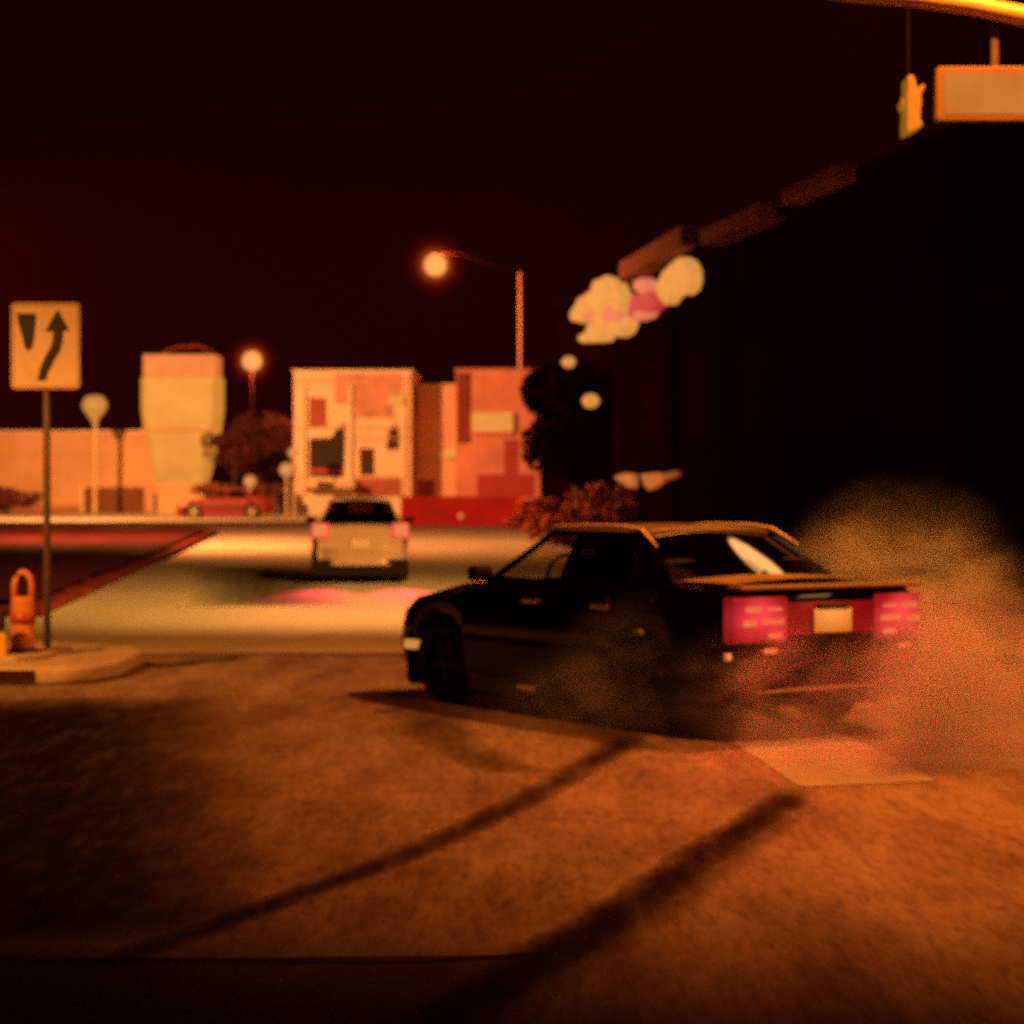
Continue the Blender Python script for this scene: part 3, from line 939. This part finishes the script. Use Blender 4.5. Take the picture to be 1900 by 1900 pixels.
mb = MB(); mb.prism([(.055,.02,.40),(.10,.02,.42),(.09,.02,.36),(.06,.02,.33)], None, (0,.2,0))
mb.build("visor", SY, t, bevel=.01)
mb = MB(); mb.tube([(-.02,.15,.48),(-.02,.15,1.12)], .010, 8)
mb.build("hanger", TRIM, t)

# ------------------------------------------------------------------ trees and shrubs
def foliage(c, rad, n, leaf, rnd, lobes=9, squash=1.0):
    mb = MB()
    cs = []
    for i in range(lobes):
        d = Vector((rnd.gauss(0,1),rnd.gauss(0,1),rnd.gauss(0,1))).normalized()
        cs.append((Vector((d.x*rad[0]*.62,d.y*rad[1]*.62,d.z*rad[2]*.62)), rnd.uniform(.32,.55)))
    for i in range(n):
        cc, rr = rnd.choice(cs)
        d = Vector((rnd.gauss(0,1),rnd.gauss(0,1),rnd.gauss(0,1))).normalized()*(rnd.random()**.45)*rr
        p = Vector(c)+cc+Vector((d.x*rad[0],d.y*rad[1],d.z*rad[2]))
        u = Vector((rnd.gauss(0,1),rnd.gauss(0,1),rnd.gauss(0,1))).normalized()
        v = u.orthogonal().normalized()
        l = leaf*rnd.uniform(.6,1.3)
        mb.add([p-u*l, p+v*l*.45, p+u*l, p-v*l*.45], [(0,1,2,3)])
    return mb, [Vector(c)+k[0] for k in cs]
def tree(name, label, base, h, c, rad, n, leaf, m, seed, group=None, cat="tree", tm=None):
    rnd = random.Random(seed)
    t = thing(name, label, cat, (base[0],base[1],0), 0, group)
    cr, tips = foliage(c, rad, n, leaf, rnd)
    mb = MB()
    tr = .05*h**.8
    mb.tube([(0,0,0),(c[0]*.3+.05,c[1]*.3,(c[2]-rad[2])*.6),(c[0]*.8,c[1]*.8,c[2]-rad[2]*.4),(c[0],c[1],c[2]+rad[2]*.3)], [tr*1.4,tr,tr*.75,tr*.25], 9)
    for k in tips:
        a = Vector((c[0]*.8,c[1]*.8,c[2]-rad[2]*.5))
        mb.tube([a, a.lerp(k,.5)+Vector((0,0,.1)), k], [tr*.45,tr*.28,tr*.1], 6)
    mb.build("trunk", tm or mat("dark_bark",(.035,.012,.01),.9), t)
    cr.build("crown", m, t)
    return t
LEAFD = mat("night_leaves", (.010,.0008,.0006), 1.0, 0, .3, 3, spec=0)
LEAFR = mat("reddish_leaves", (.075,.010,.010), .7, 0, .6, 2)
LEAFL = mat("lit_leaves", (.20,.06,.03), .7, 0, .6, 1.5)

b = P(1085,900,60)
tree("street_tree", "big dark tree standing before the right hand building", (b.x,60), 5.5, (-.35,0,3.25), (1.65,1.5,1.62), 9000, .14, LEAFD, 4)
b = P(480,900,127)
tree("roadside_tree", "dark red tree between the lit tower and the cream building", (b.x,127), 5.5, (0,0,3.3), (1.9,1.6,2.0), 2600, .2, LEAFR, 7)
b = P(520,900,131)
tree("roadside_tree", "thin lit tree close to the left corner of the cream building", (b.x,131), 5.9, (0,0,4.6), (1.1,1.0,1.1), 500, .2, LEAFL, 9)
# ------------------------------------------------------------------ far buildings
def lit(name, col, var=.2, sc=.5, rough=.8, e=None, es=1, c2=None):
    return mat(name, col, rough, 0, var, sc, emit=e, es=es, col2=c2)
WALLO = lit("orange_render", (.58,.34,.20), .25, .25)
CREAM = lit("cream_stucco", (.66,.50,.40), .2, .4)
PINKW = lit("pink_stucco", (.60,.22,.20), .3, .5)
REDW = lit("maroon_wall", (.55,.012,.03), .3, .8)
DKREC = lit("dark_recess", (.04,.008,.007), .3, 1)
SIGNL = mat("lit_shop_sign", (.03,.015,.005), .5, emit=(.78,.31,.05), es=1)
def bbox(x0px,x1px,ytop,ybot,Y,dep=8,zb=None):
    a, b = P(x0px,ytop,Y), P(x1px,ybot,Y)
    return a.x, b.x, Y, Y+dep, (0 if zb is None else b.z), a.z
def panel(nm, x0,x1,y0,y1,Y,m,par,org,th=.12,out=.03,bev=0):
    a, b = P(x0,y0,Y), P(x1,y1,Y)
    mb = MB(); mb.box(a.x-org[0],b.x-org[0],Y-out-org[1],Y-out+th-org[1],max(b.z,.02),a.z)
    return mb.build(nm, m, par, bevel=bev)
# low left building
Y = 133
org = (P(0,0,Y).x, Y, 0)
t = thing("shop_building", "long low orange rendered building with shuttered openings behind the median", "building", org)
x0,x1,_,_,_,zt = bbox(-260,300,804,950,Y)
mb = MB(); mb.box(x0-org[0],x1-org[0],0,9,0,zt)
mb.build("wall", WALLO, t)
mb = MB(); mb.box(x0-org[0]-.1,x1-org[0]+.1,-.15,9.1,zt,zt+.16)
mb.build("parapet", CREAM, t)
sh = panel("roller_shutter",156,268,905,951,Y,lit("brown_shutter",(.16,.05,.025),.2,3),t,org)
mb = MB()
a, b = P(158,905,Y), P(266,951,Y)
for k in range(9):
    z = .15+k*.15
    mb.box(a.x-org[0],b.x-org[0],-.06,-.032,z,z+.05)
mb.build("slat", lit("slat_brown",(.2,.08,.04)), sh)
panel("shutter_frame",150,156,900,951,Y,CREAM,t,org,out=.08)
panel("doorway",286,299,915,950,Y,DKREC,t,org)
panel("doorway",-40,22,905,950,Y,DKREC,t,org)
panel("plinth",22,150,938,951,Y,lit("plinth_brown",(.35,.15,.09)),t,org,out=.05)
# lit pylon
Y = 128
a, b = P(268,660,Y), P(412,895,Y)
org = ((a.x+b.x)/2, Y, 0)
t = thing("pylon_tower", "tall glowing cream tower with an orange top band beside the low building", "lit tower", org)
w = (b.x-a.x)/2
def zz(py, Yd=None): return CH+(HZ-py)/F*(Yd or Y)
mb = MB()
for (wk,z) in ((.62,zz(897)),(.72,zz(870)),(.80,zz(840)),(.93,zz(800)),(1.0,zz(760)),(1.0,zz(705)),(.97,zz(700))):
    for (sx,sy) in ((-1,-.55),(-.85,-.75),(.85,-.75),(1,-.55),(1,.55),(.85,.75),(-.85,.75),(-1,.55)):
        mb.v.append((sx*w*wk, sy*w*wk, z))
for i in range(6):
    for k in range(8):
        mb.f.append((i*8+k, i*8+(k+1)%8, (i+1)*8+(k+1)%8, (i+1)*8+k))
mb.f.append(tuple(range(48,56)))
mb.build("shaft", mat("glowing_cream_panel",(.10,.07,.04),.6,0,.1,.6,emit=(.60,.25,.035),es=1), t)
mb = MB(); mb.box(-w*.93,w*.93,-w*.68,w*.68,zz(700),zz(660))
mb.build("top_band", mat("glowing_orange_band",(.10,.05,.03),.6,0,.15,.8,emit=(.62,.17,.04),es=.95), t, bevel=.05)
mb = MB(); mb.box(-w*1.01,w*1.01,-w*.77,-w*.765,zz(801),zz(797))
mb.build("seam", lit("seam_brown",(.4,.2,.1)), t)
mb = MB(); mb.box(-w*.6,w*.6,-w*.5,w*.5,0,zz(897))
mb.build("base", WALLO, t)
mb = MB(); mb.tube([(-w*.55,0,zz(655)),(-w*.2,0,zz(645)),(w*.4,0,zz(642)),(w*.75,0,zz(652))], .05, 8)
mb.build("roof_rail", lit("roof_rail_red",(.25,.04,.03)), t)
# round post lamp above the wall
q = P(176,752,128)
t = thing("post_lamp", "mushroom shaped post lamp glowing above the low orange building", "post lamp", (q.x,128,0))
mb = MB(); mb.tube([(0,0,0),(.05,0,q.z-.5)], [.12,.1], 10)
mb.build("post", mat("pale_lamp_post",(.6,.45,.25),.5), t)
mb = MB(); mb.lathe([(.14,-1.0),(.22,-.75),(.45,-.45),(.68,-.1),(.62,.25),(.4,.48),(0,.55)], 18, (0,0,q.z))
mb.build("lamp_glow", mat("lamp_globe_cream",(.05,.03,.02),.5,emit=(.56,.25,.045),es=1), t, smooth=True)

# cream building
Y = 124
org = (P(655,0,Y).x, Y, 0)
t = thing("cream_building", "two storey cream building with dark windows behind the pale hatchback", "building", org)
x0,x1,_,_,_,zt = bbox(545,763,690,925,Y)
mb = MB(); mb.box(x0-org[0],x1-org[0],0,9,0,zt)
mb.build("wall", CREAM, t)
mb = MB(); mb.box(x0-org[0]-.08,x1-org[0]+.12,-.1,9.1,zt,zt+.1)
mb.build("parapet", lit("parapet_cream",(.7,.55,.4)), t)
panel("mural_panel",622,745,694,750,Y,lit("faded_red_mural",(.50,.23,.19),.35,.9),t,org,out=.04)
panel("mural_panel",655,730,750,775,Y,lit("faded_red_mural",(.50,.23,.19)),t,org,out=.05)
win = panel("upper_window",574,606,738,792,Y,lit("red_shade",(.30,.06,.05),.3,1),t,org)
panel("window_frame",570,574,736,794,Y,CREAM,win,org,out=.08)
a, b = P(574,790,Y), P(640,886,Y)
mb = MB(); f = lambda px,py: (P(px,py,Y).x-org[0], -.05, max(.05,P(px,py,Y).z))
mb.prism([f(574,885),(f(638,885)),f(640,782),f(622,800),f(616,812),f(574,814)], None, (0,.12,0))
mb.build("shop_opening", lit("opening_black",(.012,.004,.003)), t)
panel("opening_sill",574,636,870,878,Y,lit("red_sill",(.35,.05,.04)),t,org,out=.1)
panel("window",668,694,832,882,Y,DKREC,t,org)
mb = MB(); mb.prism([f(716,834),f(740,834),f(739,800),f(732,785),f(722,800)], None, (0,.12,0))
mb.build("wall_poster", lit("dark_poster",(.06,.01,.01)), t)
panel("wall_lamp",722,750,735,752,Y,SIGNL,t,org,out=.2)
panel("downpipe",748,753,700,920,Y,lit("pipe_cream",(.7,.55,.4)),t,org,out=.12)
for (a_,b_,c_,d_) in ((546,764,706,709),(546,764,792,795),(640,764,812,814)):
    panel("ledge",a_,b_,c_,d_,Y,lit("cream_ledge",(.5,.34,.26)),t,org,out=.14)
for (a_,b_) in ((560,566),(648,653)):
    panel("pilaster",a_,b_,712,915,Y,lit("cream_pilaster",(.72,.58,.45)),t,org,out=.18)
panel("shopfront",660,745,886,921,Y,lit("shopfront_red",(.30,.08,.06),.4,1.5),t,org,out=.04)
panel("canopy",560,660,893,905,Y,lit("canopy_cream",(.6,.4,.3)),t,org,th=1.2,out=1.2)

Y = 126
org = (P(800,0,Y).x, Y, 0)
t = thing("orange_building", "lower orange building joined between the cream and the pink one", "building", org)
x0,x1,_,_,_,zt = bbox(766,846,716,925,Y)
mb = MB(); mb.box(x0-org[0],x1-org[0],0,8,0,zt)
mb.build("wall", lit("orange_stucco",(.60,.34,.25),.25,.5), t)
mb = MB(); mb.box(x0-org[0]+.02,x1-org[0]-.02,-.08,8,zt,zt+.09)
mb.build("parapet", CREAM, t)
panel("awning",822,880,835,850,Y,SIGNL,t,org,th=.6,out=.6)
panel("window",778,806,890,921,Y,lit("red_glass",(.22,.03,.03)),t,org)

Y = 122
org = (P(930,0,Y).x, Y, 0)
t = thing("pink_building", "pink building with a lit sign, partly behind the dark tree", "building", org)
x0,x1,_,_,_,zt = bbox(846,1002,688,925,Y)
mb = MB(); mb.box(x0-org[0],x1-org[0],0,9,0,zt)
mb.build("wall", PINKW, t)
mb = MB(); mb.box(x0-org[0]-.05,x1-org[0]+.1,-.1,9.1,zt,zt+.1)
mb.build("parapet", PINKW, t)
panel("shade_band",848,870,692,822,Y,lit("maroon_shade",(.20,.02,.02)),t,org,out=.12)  # shaded recess at the wall's left end, painted as a dark band
panel("shop_sign",876,952,766,802,Y,SIGNL,t,org,th=.3,out=.3,bev=.03)
panel("sign_edge",876,948,802,806,Y,REDW,t,org,out=.25)
panel("shopfront",885,990,880,922,Y,lit("magenta_front",(.35,.03,.05)),t,org,out=.05)
panel("window",935,960,815,880,Y,lit("magenta_glass",(.35,.04,.06)),t,org,out=.05)

# low maroon wall
Y = 94
a, b = P(744,921,Y), P(966,978,Y)
t = thing("low_wall", "long low maroon wall along the road behind the black car's bonnet", "wall", ((a.x+b.x)/2,Y,0))
hw = (b.x-a.x)/2
mb = MB(); mb.box(-hw,hw,0,.3,0,a.z-.06)
mb.build("wall_face", REDW, t)
mb = MB(); mb.box(-hw-.03,hw+.03,-.03,.33,a.z-.06,a.z)
mb.build("coping", lit("maroon_coping",(.6,.05,.05)), t)
q = P(855,957,Y)
mb = MB(); mb.lathe([(0,-.1),(.07,-.07),(.1,0),(.07,.07),(0,.1)], 12, (q.x-(a.x+b.x)/2,-.1,q.z))
mb.build("wall_light", SIGNL, t, smooth=True)
# parked maroon car in the distance
mar = dict(sedan); mar.update(rim=mat("alloy_rim",(0,0,0)), handle=mat("maroon_trim",(.12,.01,.01)), marker=TRIM, bars=[], steer=0, platem=mat("dull_plate",(.3,.15,.1)))
MP = mat("maroon_car_paint", (.12,.004,.005), .4, coat=.3)
q = P(510,960,113)
make_car("sedan_car", "dark red saloon parked side on below the glowing tower", (q.x,113,0), R(90), MP, mar, lampmat=MP, hot=MP)
# small far lamps by the tree
for i, (px,py,Yd,r,lb) in enumerate([(464,893,120,.32,"round bollard light in front of the dark red tree"),(532,872,120,.38,"pale globe light at the left corner of the cream building"),(545,840,121,.30,"upper globe light on the left corner of the cream building")]):
    q = P(px,py,Yd)
    t = thing("globe_light", lb, "globe light", (q.x,Yd,0), 0, "small globe lights by the tree")
    mb = MB(); mb.tube([(0,0,0),(0,0,q.z-r)], .07, 8); mb.build("post", POLE, t)
    mb = MB(); mb.lathe([(0,-r),(r*.7,-r*.7),(r,0),(r*.7,r*.7),(0,r)], 14, (0,0,q.z))
    mb.build("globe", mat("small_globe",(.05,.03,.02),.5,emit=(.66,.26,.07),es=1), t, smooth=True)
for i,(px,yt,yb,w_,lb,m_) in enumerate([(10,905,948,2.0,"dark bush at the left edge below the orange building",LEAFR),(435,800,860,2.0,"dark red shrub right of the glowing tower",LEAFR),(440,895,925,2.6,"pale lit shrub row behind the parked red car",LEAFL)]):
    Yd = 121+i
    zt = P(0,yt,Yd).z; zb_ = max(0,P(0,yb,Yd).z)
    t = thing("shrub", lb, "shrub", (P(px,0,Yd).x,Yd,0))
    rnd = random.Random(50+i)
    hh = (zt-zb_)/2
    cr,_ = foliage((0,0,zb_+hh),(w_,.9,hh),1100,.16,rnd)
    cr.build("leaves", m_, t)
    mb = MB(); mb.tube([(0,0,0),(0,0,zb_+hh)], [.1,.04], 7); mb.build("stem", mat("dark_bark",(0,0,0)), t)

# ------------------------------------------------------------------ right hand building, its wall running away to the left
FX, FY, FS = 2.93, 55.0, .151            # wall line: X = FX + (FY - Y)*FS
def fac(px, py, out=0.0):
    Yd = (FX + FY*FS)/((px-950)/F + FS)
    p = P(px, py, Yd)
    nrm = Vector((-1,-FS,0)).normalized()
    return p + nrm*out
NRM = Vector((-1,-FS,0)).normalized()
DIR = Vector((-FS,1,0)).normalized()
o0 = Vector((FX,FY,0))
def wl(y, z, out=0.0):                   # point at distance y along the wall
    return Vector((FX+(FY-y)*FS, y, z)) + NRM*out - o0
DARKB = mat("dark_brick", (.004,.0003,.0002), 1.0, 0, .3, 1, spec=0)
t = thing("brick_building", "dark tall building on the right with glowing lettering under its eaves", "building", o0)
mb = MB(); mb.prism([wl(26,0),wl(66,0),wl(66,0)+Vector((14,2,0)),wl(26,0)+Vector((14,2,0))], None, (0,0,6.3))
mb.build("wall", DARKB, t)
EAV = lit("eave_paint", (.25,.045,.012), .4, .5)
for (p_a,p_b,dz) in (((1192,488),(1312,418),.42),((1350,428),(1462,376),.30),((1505,355),(1612,305),.26)):
    ya = (FX+FY*FS)/((p_a[0]-950)/F+FS); yb_ = (FX+FY*FS)/((p_b[0]-950)/F+FS)
    za = P(*p_a,ya).z; zb2 = P(*p_b,yb_).z
    mb = MB(); mb.prism([wl(ya,za-dz,.55),wl(yb_,zb2-dz,.55),wl(yb_,zb2,.55),wl(ya,za,.55)], None, -NRM*.55)
    e_ = mb.build("eave", EAV, t, bevel=.03)
mb = MB(); mb.prism([wl(28,6.3,.2),wl(66,6.3,.2),wl(66,6.55,.2),wl(28,6.55,.2)], None, -NRM*.6)
mb.build("roof_edge", DARKB, t)
for poly, em_ in (([(1150,884),(1168,878),(1186,880),(1186,906),(1176,904),(1162,896)], (.50,.135,.025)), ([(1200,880),(1228,877),(1240,880),(1240,892),(1228,902),(1214,909),(1207,900)], (.46,.11,.02)), ([(1243,879),(1264,873),(1267,880),(1256,890),(1243,893)], (.26,.04,.006))):
    mb = MB(); mb.prism([fac(x_,y_,.16)-o0 for x_,y_ in poly], None, -NRM*.14)
    mb.build("lit_window", mat("warm_window_%d" % int(em_[0]*100),(.05,.02,.01),.5,0,.4,1.2,emit=em_,es=1), t, bevel=.03)
for k in range(5):                        # unlit windows and pilasters
    y0 = 34+k*4.6
    mb = MB(); mb.prism([wl(y0,2.6,.03),wl(y0+2.4,2.6,.03),wl(y0+2.4,4.3,.03),wl(y0,4.3,.03)], None, -NRM*.1)
    mb.build("dark_window", mat("dark_pane",(.008,.0003,.0002),1,spec=0), t)
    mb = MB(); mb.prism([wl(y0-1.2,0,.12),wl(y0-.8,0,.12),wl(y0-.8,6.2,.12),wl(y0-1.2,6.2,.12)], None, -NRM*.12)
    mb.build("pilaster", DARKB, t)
def blob(name, pix, m_, par_org, label=None, out=.35, th=.3):
    mb = MB()
    mb.prism([fac(x,y,out)-par_org for x,y in pix], None, -NRM*th)
    return mb
SG1 = mat("lettering_glow", (.03,.015,.005), .5, emit=(.78,.33,.065), es=1.0)
SG4 = mat("lettering_yellow", (.03,.015,.005), .5, emit=(.80,.36,.07), es=1.0)
SG2 = mat("lettering_red", (.03,.015,.005), .5, emit=(.60,.035,.05), es=.9)
SG3 = mat("lettering_pink", (.03,.015,.005), .5, emit=(.75,.20,.09), es=1.0)
so_ = fac(1150,575,.35)
t = thing("shop_sign", "large cluster of glowing rounded sign letters on the dark wall", "lit sign", so_)
big = [(1086,590),(1085,572),(1096,560),(1118,548),(1126,538),(1132,522),(1146,512),(1164,518),(1172,534),(1178,550),(1196,562),(1190,580),(1190,604),(1184,618),(1172,626),(1164,616),(1150,622),(1142,634),(1126,636),(1118,622),(1122,604),(1112,592),(1098,600)]
blob("g", big, SG1, so_).build("letter_cluster", SG1, t, bevel=.04)
blob("g", [(1090,560),(1090,548),(1108,534),(1128,524),(1124,540),(1106,552)], SG2, so_, out=.2).build("red_letter", SG2, t, bevel=.03)
blob("g", [(1150,612),(1152,598),(1164,600),(1168,614)], SG2, so_, out=.38).build("red_letter", SG2, t, bevel=.02)
blob("g", [(1118,596),(1116,586),(1128,584),(1130,598)], SG3, so_, out=.38).build("pink_letter", SG3, t, bevel=.02)
rnd = random.Random(3)
for k,(cx_,cy_,rr_) in enumerate([(1098,584,13),(1112,566,15),(1128,592,14),(1134,618,17),(1146,536,17),(1158,566,18),(1150,590,15),(1172,584,17),(1176,608,13),(1136,556,14),(1184,566,11),(1122,628,9)]):
    pts = []
    for q_ in range(12):
        a = 2*math.pi*q_/12
        w_ = rr_*(1+.28*mnoise.noise(Vector((k*3.3,math.cos(a)*1.6,math.sin(a)*1.6))))
        pts.append((cx_+w_*math.cos(a), cy_-w_*math.sin(a)))
    blob("g", pts, SG1, so_, out=.42+.012*k).build("letter", (SG1,SG1,SG3,SG1,SG4)[k%5], t, bevel=.03)
so_ = fac(1215,560,.35)
t = thing("neon_sign", "small red neon sign between the two pale glowing ones", "neon sign", so_)
blob("g", [(1190,585),(1194,560),(1202,545),(1226,540),(1244,548),(1248,566),(1232,578),(1222,592),(1204,596)], SG2, so_).build("red_tube_panel", SG2, t, bevel=.04)
blob("g", [(1206,538),(1207,522),(1220,516),(1232,524),(1232,538),(1222,546)], SG3, so_, out=.4).build("pink_disc", SG3, t, bevel=.03)
blob("g", [(1206,592),(1212,578),(1232,580),(1230,588),(1212,596)], SG3, so_, out=.42).build("pink_bar", SG3, t, bevel=.02)
so_ = fac(1280,520,.35)
t = thing("oval_sign", "pale glowing oval sign nearest the street on the dark wall", "lit sign", so_)
blob("g", [(1248,552),(1246,528),(1256,506),(1272,490),(1288,478),(1300,484),(1308,500),(1309,524),(1304,540),(1294,548),(1280,546),(1270,556),(1262,566)], SG1, so_).build("sign_face", SG1, t, bevel=.05)
for (px,py,r,lb) in ((1055,672,.17,"upper small oval wall lamp in the dark left of the building"),(1096,744,.21,"lower small wall lamp glowing in the dark beside the tree")):
    q = P(px,py,55)
    t = thing("hanging_lamp", lb, "lamp", (q.x,55,q.z), 0, "small lamps hung by the dark tree")
    mb = MB(); mb.lathe([(0,-r*.8),(r*.6,-r*.65),(r,0),(r*.6,r*.65),(0,r*.8)], 14); mb.build("globe", SG1, t, smooth=True)
    mb = MB(); mb.tube([(0,0,r*.7),(.5,.6,r*1.6),(1.0,3.2,r*2)], .015, 6); mb.build("bracket", TRIM, t)
# lit hedge in front of the wall
for k in range(6):
    px = 985+k*33
    Yd = min(74, (FX+FY*FS)/((px-950)/F+FS)) - 2.2
    zt = P(0,931-k*7.0,Yd).z
    q = P(px,0,Yd)
    t = thing("hedge_shrub", ["leftmost rounded shrub of the lit red hedge","second shrub from the left in the lit red hedge","third shrub from the left in the lit red hedge","third shrub from the right in the lit red hedge","second shrub from the right in the lit red hedge","rightmost shrub of the lit red hedge by the windows"][k], "shrub", (q.x,Yd,0), 0, "hedge shrubs before the right hand building")
    rnd = random.Random(80+k)
    cr,_ = foliage((0,0,zt*.52),(.75,.6,zt*.55),900,.09,rnd)
    cr.build("leaves", mat("hedge_leaves",(.30,.055,.025),.7,0,.6,2), t)
    mb = MB(); mb.tube([(0,0,0),(0,0,zt*.5)], [.06,.03], 6); mb.build("stem", mat("dark_bark",(0,0,0)), t)

# ------------------------------------------------------------------ tyre smoke
def smoke(name, label, loc, blobs, dens, col, seed=0, nsc=1.1, lo=.36, hi=.72):
    """blobs: (centre, radii, weight) relative to loc; the mesh is a lumpy hull round them, the density falls to 0 inside it"""
    import bmesh
    bm = bmesh.new()
    for c, r, w in blobs:
        mm = Matrix.Translation(c) @ Matrix.Diagonal((r[0]*1.02,r[1]*1.02,r[2]*1.02,1))
        bmesh.ops.create_icosphere(bm, subdivisions=3, radius=1, matrix=mm)
    me = bpy.data.meshes.new(name)
    bm.to_mesh(me); bm.free()
    o = bpy.data.objects.new(name, me)
    COL.objects.link(o)
    o.location = loc
    rm = o.modifiers.new("r",'REMESH'); rm.mode = 'VOXEL'; rm.voxel_size = .11
    m = bpy.data.materials.new(name+"_volume")
    m.use_nodes = True
    n = m.node_tree
    n.nodes.remove(n.nodes["Principled BSDF"])
    out = n.nodes["Material Output"]
    tc = n.nodes.new("ShaderNodeTexCoord")
    warp = n.nodes.new("ShaderNodeTexNoise")
    warp.inputs["Scale"].default_value = nsc
    warp.inputs["Detail"].default_value = 5
    warp.inputs["Roughness"].default_value = .62
    warp.inputs["Distortion"].default_value = .9
    mp = n.nodes.new("ShaderNodeMapping")
    mp.inputs["Location"].default_value = (seed*3.1, seed*1.7, 0)
    mp.inputs["Scale"].default_value = (1,1,1.5)
    n.links.new(tc.outputs["Object"], mp.inputs[0])
    n.links.new(mp.outputs[0], warp.inputs["Vector"])
    tot = None
    for c, r, w in blobs:
        sb = n.nodes.new("ShaderNodeVectorMath"); sb.operation = 'SUBTRACT'
        sb.inputs[1].default_value = c
        n.links.new(tc.outputs["Object"], sb.inputs[0])
        dv = n.nodes.new("ShaderNodeVectorMath"); dv.operation = 'DIVIDE'
        dv.inputs[1].default_value = r
        n.links.new(sb.outputs[0], dv.inputs[0])
        ln = n.nodes.new("ShaderNodeVectorMath"); ln.operation = 'LENGTH'
        n.links.new(dv.outputs[0], ln.inputs[0])
        mr = n.nodes.new("ShaderNodeMapRange")
        mr.interpolation_type = 'SMOOTHSTEP'
        mr.inputs[1].default_value = 1.0
        mr.inputs[2].default_value = 0.0
        mr.inputs[3].default_value = 0.0
        mr.inputs[4].default_value = w
        n.links.new(ln.outputs["Value"], mr.inputs[0])
        if tot is None:
            tot = mr.outputs[0]
        else:
            ad = n.nodes.new("ShaderNodeMath"); ad.operation = 'ADD'
            n.links.new(tot, ad.inputs[0]); n.links.new(mr.outputs[0], ad.inputs[1])
            tot = ad.outputs[0]
    nr = n.nodes.new("ShaderNodeMapRange")
    nr.inputs[1].default_value = lo
    nr.inputs[2].default_value = hi
    nr.inputs[3].default_value = 0.04
    nr.inputs[4].default_value = 1.0
    n.links.new(warp.outputs["Fac"], nr.inputs[0])
    mu = n.nodes.new("ShaderNodeMath"); mu.operation = 'MULTIPLY'
    n.links.new(tot, mu.inputs[0]); n.links.new(nr.outputs[0], mu.inputs[1])
    m2 = n.nodes.new("ShaderNodeMath"); m2.operation = 'MULTIPLY'
    m2.inputs[1].default_value = dens
    n.links.new(mu.outputs[0], m2.inputs[0])
    pv = n.nodes.new("ShaderNodeVolumePrincipled")
    pv.inputs["Color"].default_value = clampc(col)
    pv.inputs["Anisotropy"].default_value = .1
    n.links.new(m2.outputs[0], pv.inputs["Density"])
    n.links.new(pv.outputs[0], out.inputs["Volume"])
    me.materials.append(m)
    o["kind"] = "stuff"
    o["label"] = label
    o["category"] = "smoke"
    return o
V = Vector
smoke("tyre_smoke", "thick tyre smoke billowing behind the black saloon's tail", (3.0,15.0,0), [
    (V((-.12,-.4,.34)), (1.0,1.4,.85), 3.8),
    (V((-.85,-.8,.1)), (1.0,1.1,.55), 1.3),
    (V((.9,-.3,.12)), (1.5,1.9,.78), 2.8),
    (V((-.3,2.4,.72)), (1.25,1.6,.82), 1.5),
    (V((-.1,3.0,1.1)), (.9,1.3,.7), .45),
    (V((1.7,2.0,.3)), (1.7,2.0,.65), 1.2),
    (V((-1.3,-.25,.42)), (.85,.85,.55), .7),
], 2.0, (.90,.90,.84), 1, 1.35, .455, .64)
smoke("wheel_smoke", "wisps of smoke rising off the saloon's near rear wheel", (.85,16.05,0), [
    (V((0,0,.35)), (.75,.8,.65), 1.0),
    (V((-.45,.2,.18)), (.7,.8,.4), .9),
    (V((.6,-.6,.2)), (1.0,.7,.45), .6),
], .8, (.75,.7,.7), 5, 2.4, .42, .66)

# ------------------------------------------------------------------ smoky night air
mb = MB(); mb.box(-400,400,-70,700,-1,18)
hm = bpy.data.materials.new("night_air")
hm.use_nodes = True
hn = hm.node_tree
hn.nodes.remove(hn.nodes["Principled BSDF"])
hv = hn.nodes.new("ShaderNodeVolumePrincipled")
hv.inputs["Color"].default_value = (.95,.14,.05,1)
hv.inputs["Density"].default_value = .00008
hn.links.new(hv.outputs[0], hn.nodes["Material Output"].inputs["Volume"])
hz_ = mb.build("haze", hm)
hz_["kind"] = "stuff"
